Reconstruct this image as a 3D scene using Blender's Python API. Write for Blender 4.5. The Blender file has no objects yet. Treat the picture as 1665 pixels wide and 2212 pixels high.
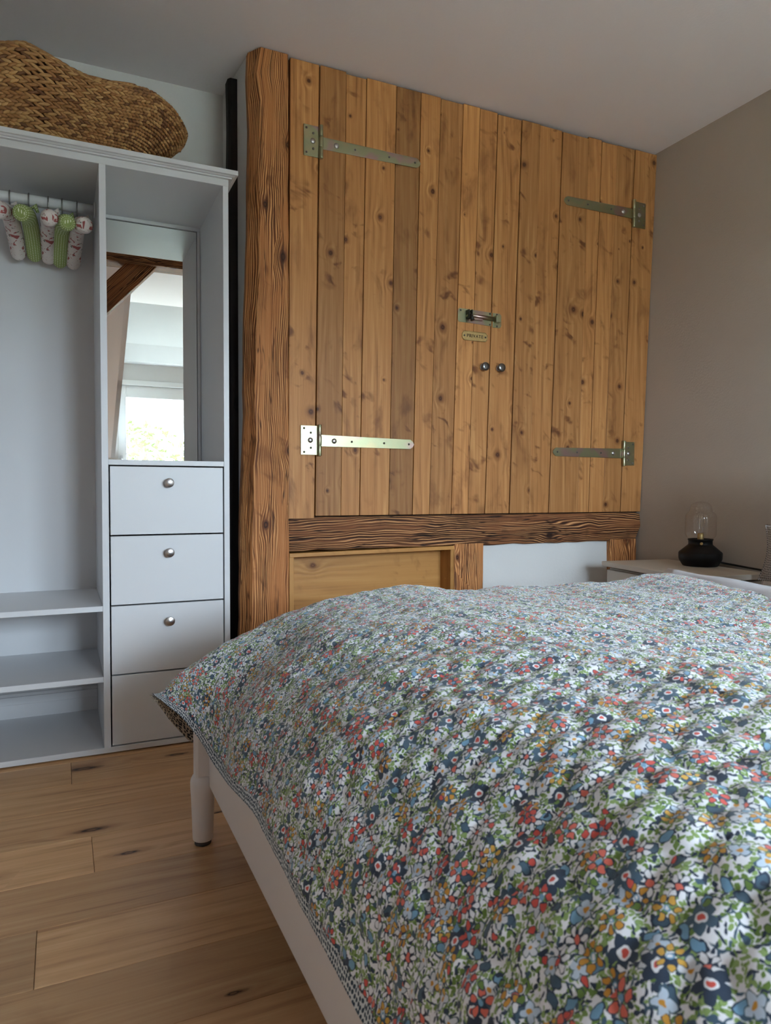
import bpy, bmesh, math, random
import numpy as np
from mathutils import Vector, Matrix

random.seed(7)
SC = bpy.context.scene
COL = SC.collection
PI = math.pi

# ------------------------------------------------------------------ camera, sky, exposure
def rot_cam(yaw, pitch, roll):
    cy, sy = math.cos(yaw), math.sin(yaw)
    fwd = Vector((sy, cy, 0)); right = Vector((cy, -sy, 0)); up = Vector((0, 0, 1))
    f2 = fwd * math.cos(pitch) - up * math.sin(pitch)
    u2 = up * math.cos(pitch) + fwd * math.sin(pitch)
    r3 = right * math.cos(roll) + u2 * math.sin(roll)
    u3 = u2 * math.cos(roll) - right * math.sin(roll)
    m = Matrix((r3, u3, -f2)).transposed()
    return m.to_4x4()

cam_d = bpy.data.cameras.new('camera')
cam = bpy.data.objects.new('camera', cam_d); COL.objects.link(cam)
cam_d.sensor_fit = 'VERTICAL'; cam_d.sensor_height = 24.0
cam_d.lens = 1527.0 / 2212.0 * 24.0
cam_d.clip_start = 0.02
cam.matrix_world = Matrix.Translation((0, 0, 0.9)) @ rot_cam(0.42902, 0.03128, 0.0025)
cam_d.dof.use_dof = True; cam_d.dof.focus_distance = 2.9; cam_d.dof.aperture_fstop = 7.0
SC.camera = cam

vs = SC.view_settings
vs.view_transform = 'Standard'; vs.look = 'None'; vs.gamma = 1.0; vs.use_curve_mapping = False
vs.exposure = 1.74
SC.cycles.use_denoising = True
SC.cycles.max_bounces = 10; SC.cycles.diffuse_bounces = 6; SC.cycles.glossy_bounces = 5
SC.cycles.transmission_bounces = 8; SC.cycles.caustics_reflective = True
SC.cycles.sample_clamp_indirect = 4.0

SKY = 16.0
w = bpy.data.worlds.new('overcast_sky'); SC.world = w; w.use_nodes = True
bg = w.node_tree.nodes['Background']
bg.inputs[0].default_value = (0.70, 0.83, 1.0, 1); bg.inputs[1].default_value = SKY

WX0, WX1, WZ0, WZ1, WY = 0.53, 2.45, 0.98, 1.98, -1.80      # window opening in the rear wall
pl = bpy.data.lights.new('window_daylight_portal', 'AREA'); pl.shape = 'RECTANGLE'
pl.size = WX1 - WX0; pl.size_y = WZ1 - WZ0; pl.cycles.is_portal = True
plo = bpy.data.objects.new('window_daylight_portal', pl); COL.objects.link(plo)
plo.location = ((WX0 + WX1) / 2, WY - 0.10, (WZ0 + WZ1) / 2)
plo.rotation_euler = (PI / 2, 0, 0)          # -Z of the lamp points to +Y, into the room

# ------------------------------------------------------------------ node helper
class NT:
    def __init__(s, mat):
        s.t = mat.node_tree; s.n = s.t.nodes; s.l = s.t.links
    def sock(s, inp, v):
        if isinstance(v, bpy.types.NodeSocket): s.l.new(v, inp)
        elif v is not None:
            if isinstance(v, (tuple, list)) and len(v) == 3 and inp.type == 'RGBA': v = (*v, 1)
            inp.default_value = v
    def m(s, op, a, b=None, c=None, clamp=False):
        n = s.n.new('ShaderNodeMath'); n.operation = op; n.use_clamp = clamp
        s.sock(n.inputs[0], a)
        if b is not None: s.sock(n.inputs[1], b)
        if c is not None: s.sock(n.inputs[2], c)
        return n.outputs[0]
    def add(s, a, b): return s.m('ADD', a, b)
    def sub(s, a, b): return s.m('SUBTRACT', a, b)
    def mul(s, a, b): return s.m('MULTIPLY', a, b)
    def div(s, a, b): return s.m('DIVIDE', a, b)
    def step(s, a, lo, hi):
        n = s.n.new('ShaderNodeMapRange'); n.interpolation_type = 'SMOOTHSTEP'
        s.sock(n.inputs[0], a); s.sock(n.inputs[1], lo); s.sock(n.inputs[2], hi)
        n.inputs[3].default_value = 0; n.inputs[4].default_value = 1
        return n.outputs[0]
    def vec(s, x, y, z=0.0):
        n = s.n.new('ShaderNodeCombineXYZ'); s.sock(n.inputs[0], x); s.sock(n.inputs[1], y); s.sock(n.inputs[2], z)
        return n.outputs[0]
    def sep(s, v):
        n = s.n.new('ShaderNodeSeparateXYZ'); s.l.new(v, n.inputs[0]); return n.outputs
    def rgb(s, v):
        n = s.n.new('ShaderNodeSeparateColor'); s.l.new(v, n.inputs[0]); return n.outputs
    def vor(s, v, scale=1.0, feature='F1', rnd=1.0):
        n = s.n.new('ShaderNodeTexVoronoi'); n.voronoi_dimensions = '2D'; n.feature = feature
        s.l.new(v, n.inputs['Vector']); n.inputs['Scale'].default_value = scale
        n.inputs['Randomness'].default_value = rnd
        return n.outputs
    def noise(s, v, scale=1.0, detail=2.0, rough=0.5, dist=0.0):
        n = s.n.new('ShaderNodeTexNoise'); n.noise_dimensions = '3D'
        s.l.new(v, n.inputs['Vector']); n.inputs['Scale'].default_value = scale
        n.inputs['Detail'].default_value = detail; n.inputs['Roughness'].default_value = rough
        n.inputs['Distortion'].default_value = dist
        return n.outputs[0]
    def mix(s, f, a, b, blend='MIX'):
        n = s.n.new('ShaderNodeMix'); n.data_type = 'RGBA'; n.blend_type = blend
        s.sock(n.inputs[0], f); s.sock(n.inputs[6], a); s.sock(n.inputs[7], b)
        return n.outputs[2]
    def uv(s):
        n = s.n.new('ShaderNodeUVMap'); return n.outputs[0]
    def attr(s, name):
        n = s.n.new('ShaderNodeAttribute'); n.attribute_name = name; return n.outputs['Fac']
    def obj(s):
        n = s.n.new('ShaderNodeTexCoord'); return n.outputs['Object']
    def bump(s, h, dist, strength=1.0):
        n = s.n.new('ShaderNodeBump'); s.l.new(h, n.inputs['Height'])
        n.inputs['Distance'].default_value = dist; n.inputs['Strength'].default_value = strength
        return n.outputs[0]

def new_mat(name):
    m = bpy.data.materials.new(name); m.use_nodes = True
    t = NT(m); return m, t, m.node_tree.nodes['Principled BSDF']

def simple(name, col, rough=0.5, metal=0.0, noise_amp=0.0, noise_scale=40, bump=0.0, bscale=200, spec=0.5):
    m, t, p = new_mat(name)
    p.inputs['Roughness'].default_value = rough; p.inputs['Metallic'].default_value = metal
    p.inputs['Specular IOR Level'].default_value = spec
    o = t.obj()
    n = t.noise(o, noise_scale, 3)
    a = tuple(max(0, c * (1 - noise_amp)) for c in col); b = tuple(min(1, c * (1 + noise_amp)) for c in col)
    t.sock(p.inputs['Base Color'], t.mix(n, a, b))
    if bump: t.sock(p.inputs['Normal'], t.bump(t.noise(o, bscale, 3), bump))
    return m

# ---- wood
def wood(name, dark, mid, light, knot, ku=8.0, kv=2.6, kthr=0.45, ksize=(0.005, 0.011), gs=1.0, gw=(.4, .35, .25),
         blotch=0.5, bump=0.0006, rough=0.42, cracks=0.0, tone_amt=0.5, contrast=1.0, halo=0.55, kel=0.55, smudge=0.0, rpow=1.0, rs=1.0, rwarp=22):
    m, t, p = new_mat(name)
    uv = t.uv(); s = t.sep(uv); u, v = s[0], s[1]
    tone = t.attr('tone')
    # knots
    V = t.vec(t.mul(u, ku), t.mul(v, kv))
    vo = t.vor(V, 1.0, 'F1', 0.95)
    ps = t.sep(vo['Position']); rc = t.rgb(vo['Color'])
    lu = t.div(t.sub(t.mul(u, ku), ps[0]), ku); lv = t.div(t.sub(t.mul(v, kv), ps[1]), kv)
    wob = t.sub(t.noise(t.vec(t.mul(u, 70), t.mul(v, 45)), 1.0, 2), 0.5)
    rr = t.m('SQRT', t.add(t.mul(lu, lu), t.mul(t.mul(lv, lv), kel)))
    rr = t.m('MAXIMUM', t.add(rr, t.mul(wob, 0.006)), 0.0)
    size = t.add(ksize[0], t.mul(rc[1], ksize[1]))
    pres = t.step(rc[2], kthr, kthr + 0.02)
    rn = t.div(rr, size)
    infl = t.mul(t.m('EXPONENT', t.mul(t.m('POWER', t.div(rn, 2.6), 2.0), -1.0)), pres)
    u2 = t.sub(u, t.mul(t.mul(lu, infl), 0.62))
    warp = t.sub(t.noise(t.vec(t.mul(u, 5), t.mul(v, 1.1)), 1.0, 2), 0.5)
    u3 = t.add(u2, t.mul(warp, 0.03))
    g1 = t.noise(t.vec(t.mul(u3, 170 * gs), t.mul(v, 3.0 * gs)), 1.0, 4, 0.65)
    g2 = t.noise(t.vec(t.mul(u3, 45 * gs), t.mul(v, 0.9)), 1.0, 3, 0.6)
    ring = t.add(t.mul(u3, 190 * gs * rs), t.mul(t.noise(t.vec(t.mul(u2, 9), t.mul(v, 1.3)), 1.0, 3), rwarp))
    ring = t.add(ring, t.mul(infl, 9))
    g3 = t.m('POWER', t.add(t.mul(t.m('SINE', ring), 0.4999), 0.5), rpow)
    g3 = t.add(0.5, t.mul(t.sub(g3, 0.5), t.step(t.noise(t.vec(t.mul(u, 12), t.mul(v, 2.2)), 1.0, 2), 0.30, 0.62)))
    val = t.add(t.add(t.mul(g1, gw[0]), t.mul(g2, gw[1])), t.mul(g3, gw[2]))
    val = t.add(t.mul(t.sub(val, 0.5), 1.5 * contrast), 0.5)
    c = t.mix(t.step(val, 0.12, 0.5), dark, mid)
    c = t.mix(t.step(val, 0.45, 0.85), c, light)
    # stain blotches
    bl = t.noise(t.vec(t.mul(u, 9), t.mul(v, 3.2)), 1.0, 4, 0.6, 0.4)
    bl = t.mul(t.step(bl, 0.54, 0.74), blotch)
    c = t.mix(bl, c, dark)
    if smudge:   # branch figure: short dark smudges running across the board
        sm = t.noise(t.vec(t.add(t.mul(u, 15), t.mul(warp, 1.5)), t.add(t.mul(v, 17), t.mul(u, 6))), 1.0, 2.5, 0.55, 0.45)
        msk = t.step(t.noise(t.vec(t.mul(u, 6), t.mul(v, 3.4)), 1.0, 2, 0.5), 0.47, 0.62)
        c = t.mix(t.mul(t.mul(t.step(sm, 0.54, 0.72), msk), smudge), c, dark)
    # fibre streak knots halo and core
    hal = t.mul(t.mul(t.step(rn, 2.6, 0.9), pres), halo)
    c = t.mix(hal, c, dark)
    core = t.mul(t.step(rn, 1.15, 0.6), pres)
    kr = t.add(0.45, t.mul(t.m('SINE', t.mul(rn, 11.0)), 0.4))
    kc = t.mix(kr, knot, dark)
    c = t.mix(core, c, kc)
    if cracks:
        cr = t.noise(t.vec(t.mul(u3, 22), t.mul(v, 0.9)), 1.0, 3, 0.55)
        crm = t.mul(t.step(t.m('ABSOLUTE', t.sub(cr, 0.5)), 0.012, 0.002), cracks)
        c = t.mix(crm, c, tuple(k * 0.25 for k in dark))
    tn = t.add(1.0 - tone_amt / 2, t.mul(tone, tone_amt))
    h = t.n.new('ShaderNodeVectorMath'); h.operation = 'SCALE'
    t.l.new(c, h.inputs[0]); t.l.new(tn, h.inputs['Scale'])
    t.l.new(h.outputs[0], p.inputs['Base Color'])
    p.inputs['Roughness'].default_value = rough; p.inputs['Specular IOR Level'].default_value = 0.28
    t.sock(p.inputs['Normal'], t.bump(val, bump))
    return m

M = {}
M['pine'] = wood('varnished_pine_planks', (0.160, 0.054, 0.015), (0.46, 0.202, 0.064), (0.64, 0.335, 0.122), (0.06, 0.02, 0.008),
                 ku=8.5, kv=3.6, kthr=0.50, ksize=(0.0025, 0.0105), gw=(.46, .40, .14), contrast=0.9, blotch=0.62, tone_amt=0.75, smudge=0.95, kel=0.8, rough=0.5)
M['niche'] = wood('niche_pine_board', (0.22, 0.085, 0.022), (0.45, 0.215, 0.060), (0.56, 0.30, 0.095), (0.12, 0.04, 0.012),
                  kthr=0.55, gs=0.7, contrast=0.6, blotch=0.35, smudge=0.5)
M['old'] = wood('old_brushed_timber', (0.155, 0.047, 0.014), (0.46, 0.175, 0.054), (0.72, 0.365, 0.140), (0.035, 0.013, 0.007),
                ku=7.0, kv=3.2, kthr=0.45, ksize=(0.008, 0.014), gs=1.3, gw=(.38, .26, .36), rpow=1.5, rs=2.7, rwarp=48, smudge=0.6, blotch=0.5, bump=0.0016, rough=0.62, cracks=0.7, contrast=1.3)
M['olddark'] = wood('old_brown_beam_timber', (0.040, 0.014, 0.006), (0.215, 0.076, 0.026), (0.58, 0.290, 0.120), (0.02, 0.008, 0.004),
                    ku=7.0, kv=2.4, kthr=0.5, ksize=(0.006, 0.012), gs=1.3, gw=(.38, .26, .36), rpow=1.5, rs=2.7, rwarp=48, smudge=0.6, blotch=0.6, bump=0.0022, rough=0.65, cracks=0.9, contrast=1.45)
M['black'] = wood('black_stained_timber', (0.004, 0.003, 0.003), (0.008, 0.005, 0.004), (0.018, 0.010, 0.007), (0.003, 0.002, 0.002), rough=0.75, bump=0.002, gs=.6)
M['floor'] = wood('oak_floor_boards', (0.30, 0.150, 0.066), (0.57, 0.335, 0.165), (0.68, 0.440, 0.235), (0.020, 0.010, 0.006),
                  ku=4.6, kv=2.3, kthr=0.42, ksize=(0.003, 0.015), gs=0.8, gw=(.50, .35, .15), blotch=0.30, kel=0.07, bump=0.0004, rough=0.38, contrast=1.0, tone_amt=0.46, halo=0.35)
M['white'] = simple('white_lacquered_board', (0.655, 0.655, 0.665), 0.38, 0, 0.012, 6, 0.0)
M['whitebed'] = simple('white_painted_bed_wood', (0.78, 0.735, 0.725), 0.40, 0, 0.02, 8)
M['cream'] = simple('cream_lacquered_nightstand', (0.62, 0.57, 0.49), 0.42, 0, 0.02, 8)
M['plaster'] = simple('white_wall_plaster', (0.67, 0.66, 0.64), 0.85, 0, 0.02, 4, 0.0008, 120)
M['ceil'] = simple('white_ceiling_paint', (0.82, 0.775, 0.775), 0.9, 0, 0.015, 2, 0.0006, 90)
M['dormer'] = simple('white_dormer_paint_dimmed', (0.56, 0.565, 0.57), 0.9, 0, 0.015, 2)  # white dormer surfaces darkened in colour to tone down the window light
M['beige'] = simple('beige_wall_paint', (0.43, 0.36, 0.29), 0.9, 0, 0.03, 3, 0.0008, 110)
M['gap'] = simple('dark_gap_board', (0.03, 0.02, 0.015), 0.9)
M['steel'] = simple('brushed_steel', (0.55, 0.53, 0.52), 0.28, 1.0, 0.05, 60)
M['darksteel'] = simple('dark_steel', (0.25, 0.24, 0.23), 0.3, 1.0, 0.1, 60)
M['iron'] = simple('blackened_iron', (0.05, 0.05, 0.045), 0.4, 0.8, 0.1, 60)
M['brass'] = simple('old_brass', (0.52, 0.36, 0.15), 0.42, 0.75, 0.25, 70)
M['lampblack'] = simple('matte_black_lamp_metal', (0.0045, 0.0045, 0.005), 0.45, 0.0, 0.1, 30, spec=0.3)
M['cable'] = simple('black_cable', (0.012, 0.012, 0.012), 0.5)
M['sheet'] = simple('white_cotton_bedding', (0.74, 0.75, 0.80), 0.85, 0, 0.02, 20, 0.0006, 260)
M['felt'] = simple('grey_felt_pad', (0.08, 0.07, 0.065), 0.95)
M['pvc'] = simple('white_window_plastic', (0.80, 0.81, 0.80), 0.3)
M['bounce_ground'] = simple('ground_paled_for_bounce', (0.47, 0.46, 0.38), 0.95, 0, 0.3, 0.8)  # made-up pale ground colour, bounces fill light up onto the ceiling
M['leaf'] = simple('tree_leaves', (0.050, 0.085, 0.012), 0.7, 0, 0.5, 3)
M['bark'] = simple('tree_bark', (0.10, 0.07, 0.05), 0.9, 0, 0.3, 8)
M['wicker_in'] = simple('dark_wicker_core', (0.10, 0.045, 0.015), 0.8, 0, 0.3, 30)

# zinc plated hinge with rainbow passivation
def zinc():
    m, t, p = new_mat('yellow_passivated_zinc')
    o = t.obj()
    n = t.noise(o, 7.0, 2, 0.5, 0.6)
    c = t.mix(t.step(n, 0.35, 0.50), (0.45, 0.39, 0.23), (0.38, 0.39, 0.24))
    c = t.mix(t.step(n, 0.50, 0.65), c, (0.45, 0.31, 0.28))
    t.sock(p.inputs['Base Color'], c)
    p.inputs['Metallic'].default_value = 1.0; p.inputs['Roughness'].default_value = 0.36
    t.sock(p.inputs['Normal'], t.bump(t.noise(o, 160, 2), 0.0002))
    return m
M['zinc'] = zinc()

def glass(name, col=(1, 1, 1), rough=0.0, thin=False, edge=0.6, base=0.03, tint=(0.96, 0.98, 0.97)):
    m, t, p = new_mat(name)
    if thin:
        n = m.node_tree.nodes
        tr = n.new('ShaderNodeBsdfTransparent'); tr.inputs[0].default_value = (*tint, 1)
        gl = n.new('ShaderNodeBsdfGlossy'); gl.inputs['Roughness'].default_value = 0.0
        fr = n.new('ShaderNodeLayerWeight'); fr.inputs[0].default_value = 0.5
        mx = n.new('ShaderNodeMixShader')
        t.l.new(t.add(base, t.mul(t.m('POWER', fr.outputs['Facing'], 5.0), edge)), mx.inputs[0]); t.l.new(tr.outputs[0], mx.inputs[1]); t.l.new(gl.outputs[0], mx.inputs[2])
        t.l.new(mx.outputs[0], n['Material Output'].inputs[0])
        return m
    p.inputs['Base Color'].default_value = (*col, 1); p.inputs['Transmission Weight'].default_value = 1.0
    p.inputs['Roughness'].default_value = rough; p.inputs['IOR'].default_value = 1.45
    return m
M['pane'] = glass('window_pane_glass', thin=True)
M['lampglass'] = glass('clear_lamp_glass', thin=True, edge=1.0, base=0.06, tint=(0.985, 0.985, 0.98))
def mirror():
    m, t, p = new_mat('silvered_mirror')
    p.inputs['Base Color'].default_value = (0.90, 0.92, 0.91, 1); p.inputs['Metallic'].default_value = 1; p.inputs['Roughness'].default_value = 0.0
    return m
M['mirror'] = mirror()

# wicker strands
def wicker():
    m, t, p = new_mat('water_hyacinth_strands')
    o = t.obj(); tone = t.attr('tone')
    n = t.noise(o, 90, 3)
    c = t.mix(n, (0.22, 0.090, 0.026), (0.48, 0.235, 0.075))
    c = t.mix(t.step(tone, 0.35, 0.95), c, (0.50, 0.29, 0.11))
    c = t.mix(t.step(tone, 0.28, 0.0), c, (0.17, 0.068, 0.022))
    t.sock(p.inputs['Base Color'], c); p.inputs['Roughness'].default_value = 0.55
    t.sock(p.inputs['Normal'], t.bump(t.noise(o, 260, 2), 0.0008))
    return m
M['wicker'] = wicker()

# printed fabrics
def flower_layer(t, uv, c, scale, n, rc, a, b, thr, ring, petal, outline, centre, centre2, seed, rot=1.0, under=None):
    """one voronoi scatter of petalled flowers painted over colour c"""
    s = t.sep(uv)
    U = t.add(t.mul(s[0], scale), seed * 7.31); Vv = t.add(t.mul(s[1], scale), seed * 3.77)
    vo = t.vor(t.vec(U, Vv), 1.0, 'F1', 0.72)
    ps = t.sep(vo['Position']); rnd = t.rgb(vo['Color'])
    lx = t.sub(U, ps[0]); ly = t.sub(Vv, ps[1])
    r = t.m('SQRT', t.add(t.mul(lx, lx), t.mul(ly, ly)))
    th = t.add(t.m('ARCTAN2', ly, lx), t.mul(rnd[0], 6.28 * rot))
    seg = 2 * PI / n
    ph = t.sub(t.m('FLOORED_MODULO', t.add(th, 20 * PI), seg), seg / 2)
    px = t.sub(t.mul(r, t.m('COSINE', ph)), rc); py = t.mul(r, t.m('SINE', ph))
    e = t.add(t.m('POWER', t.div(px, a), 2.0), t.m('POWER', t.div(py, b), 2.0))
    pres = t.m('GREATER_THAN', rnd[1], thr)
    if under:
        c = t.mix(t.mul(pres, t.step(r, under[0], under[0] * 0.93)), c, under[1])
    if outline:
        c = t.mix(t.mul(pres, t.step(e, 1.75, 1.5)), c, outline)
    pet = petal
    if isinstance(petal, list):
        pet = t.mix(t.step(rnd[2], 0.45, 0.55), petal[0], petal[1])
    if ring:   # tonal variation inside the petals
        pet = t.mix(t.step(e, 0.2, 0.9), pet, ring)
    c = t.mix(t.mul(pres, t.step(e, 1.05, 0.95)), c, pet)
    if centre:
        c = t.mix(t.mul(pres, t.step(r, centre[0] * 1.06, centre[0] * 0.94)), c, centre[1])
    if centre2:
        c = t.mix(t.mul(pres, t.step(r, centre2[0] * 1.08, centre2[0] * 0.92)), c, centre2[1])
    return c

def floral():
    m, t, p = new_mat('floral_quilt_cotton')
    base = t.uv()
    # slight wobble so that petals look hand drawn
    nz = t.n.new('ShaderNodeTexNoise'); nz.noise_dimensions = '2D'; t.l.new(base, nz.inputs['Vector'])
    nz.inputs['Scale'].default_value = 140; nz.inputs['Detail'].default_value = 1
    sub = t.n.new('ShaderNodeVectorMath'); sub.operation = 'SUBTRACT'; t.l.new(nz.outputs['Color'], sub.inputs[0]); sub.inputs[1].default_value = (.5, .5, .5)
    sc = t.n.new('ShaderNodeVectorMath'); sc.operation = 'SCALE'; t.l.new(sub.outputs[0], sc.inputs[0]); sc.inputs['Scale'].default_value = 0.0045
    ad = t.n.new('ShaderNodeVectorMath'); ad.operation = 'ADD'; t.l.new(base, ad.inputs[0]); t.l.new(sc.outputs[0], ad.inputs[1])
    uv = ad.outputs[0]
    NAVY = (0.028, 0.048, 0.085); SLATE = (0.06, 0.115, 0.17); WHITE = (0.86, 0.875, 0.92)
    GREEN = (0.15, 0.26, 0.05); LIME = (0.27, 0.40, 0.13); BLUE = (0.19, 0.38, 0.56); RED = (0.68, 0.095, 0.07); RED2 = (0.76, 0.17, 0.12)
    ORG = (0.62, 0.29, 0.035); ORG2 = (0.70, 0.40, 0.07)
    c = t.mix(0.0, WHITE, WHITE)
    # thin dark stems
    ed = t.vor(uv, 42.0, 'DISTANCE_TO_EDGE', 1.0)['Distance']
    brk = t.noise(uv, 60.0, 1)
    c = t.mix(t.mul(t.step(ed, 0.050, 0.032), t.step(brk, 0.46, 0.52)), c, SLATE)
    c = flower_layer(t, uv, c, 84, 3, .26, .22, .13, .22, None, [GREEN, LIME], None, None, None, 1)
    c = flower_layer(t, uv, c, 125, 3, .25, .22, .14, .48, None, [GREEN, LIME], None, None, None, 14)
    c = flower_layer(t, uv, c, 96, 2, .24, .25, .13, .25, None, NAVY, None, None, None, 2)
    c = flower_layer(t, uv, c, 66, 3, .27, .20, .13, .35, None, [LIME, GREEN], None, None, None, 3)
    c = flower_layer(t, uv, c, 47, 1, .06, .30, .17, .52, None, [BLUE, SLATE], NAVY, None, None, 4)
    c = flower_layer(t, uv, c, 72, 1, .05, .26, .15, .62, None, [SLATE, NAVY], None, None, None, 12)
    c = flower_layer(t, uv, c, 38, 6, .30, .15, .09, .64, None, WHITE, NAVY, (.12, RED2), None, 5, under=(.30, NAVY))
    c = flower_layer(t, uv, c, 40, 4, .20, .16, .13, .66, None, [(0.70, .73, .78), (0.55, .66, .78)], SLATE, (.09, ORG), None, 6)
    c = flower_layer(t, uv, c, 29, 5, .24, .17, .14, .72, None, [SLATE, NAVY], None, (.145, WHITE), (.085, RED), 7)
    c = flower_layer(t, uv, c, 35, 6, .28, .115, .085, .79, None, [ORG, ORG2], NAVY, (.09, BLUE), (.05, WHITE), 8)
    c = flower_layer(t, uv, c, 34, 5, .28, .135, .105, .82, None, [RED, RED2], NAVY, (.085, BLUE), None, 9)
    c = flower_layer(t, uv, c, 64, 1, .0, .22, .17, .88, None, [RED, GREEN], NAVY, None, None, 10)
    t.sock(p.inputs['Base Color'], c); p.inputs['Roughness'].default_value = 0.85
    p.inputs['Sheen Weight'].default_value = 0.30; p.inputs['Sheen Roughness'].default_value = 0.45
    t.sock(p.inputs['Normal'], t.bump(t.noise(uv, 900, 2), 0.0003))
    return m
M['floral'] = floral()

def dots(name, bgc, dotc, scale, r, rnd=0.5):
    m, t, p = new_mat(name)
    uv = t.uv()
    d = t.vor(uv, scale, 'F1', rnd)['Distance']
    t.sock(p.inputs['Base Color'], t.mix(t.step(d, r, r * 0.85), bgc, dotc)); p.inputs['Roughness'].default_value = 0.85
    return m
M['binding'] = dots('dotted_binding_cotton', (0.66, 0.69, 0.70), (0.030, 0.055, 0.085), 165, 0.42, 0.35)
M['lining'] = dots('dotted_lining_cotton', (0.50, 0.42, 0.32), (0.02, 0.02, 0.025), 105, 0.40, 0.75)
M['dotgrey'] = dots('grey_dotted_cushion_cotton', (0.50, 0.46, 0.42), (0.14, 0.13, 0.12), 130, 0.36, 0.2)

def hanger_fabric(kind):
    m, t, p = new_mat('green_dotted_hanger_cotton' if kind == 'green' else 'rose_print_hanger_cotton')
    uv = t.uv()
    if kind == 'green':
        d = t.vor(uv, 120, 'F1', 0.05)['Distance']
        c = t.mix(t.step(d, 0.26, 0.2), (0.26, 0.33, 0.10), (0.66, 0.70, 0.50))
    else:
        n = t.noise(uv, 42, 2, 0.5, 0.8); n2 = t.noise(uv, 60, 2)
        c = t.mix(t.step(n, 0.565, 0.60), (0.66, 0.59, 0.55), (0.34, 0.09, 0.08))
        c = t.mix(t.step(n2, 0.63, 0.66), c, (0.14, 0.15, 0.12))
    t.sock(p.inputs['Base Color'], c); p.inputs['Roughness'].default_value = 0.85
    t.sock(p.inputs['Normal'], t.bump(t.noise(uv, 60, 2), 0.003))
    return m
M['hgreen'] = hanger_fabric('green'); M['hrose'] = hanger_fabric('rose')

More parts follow.
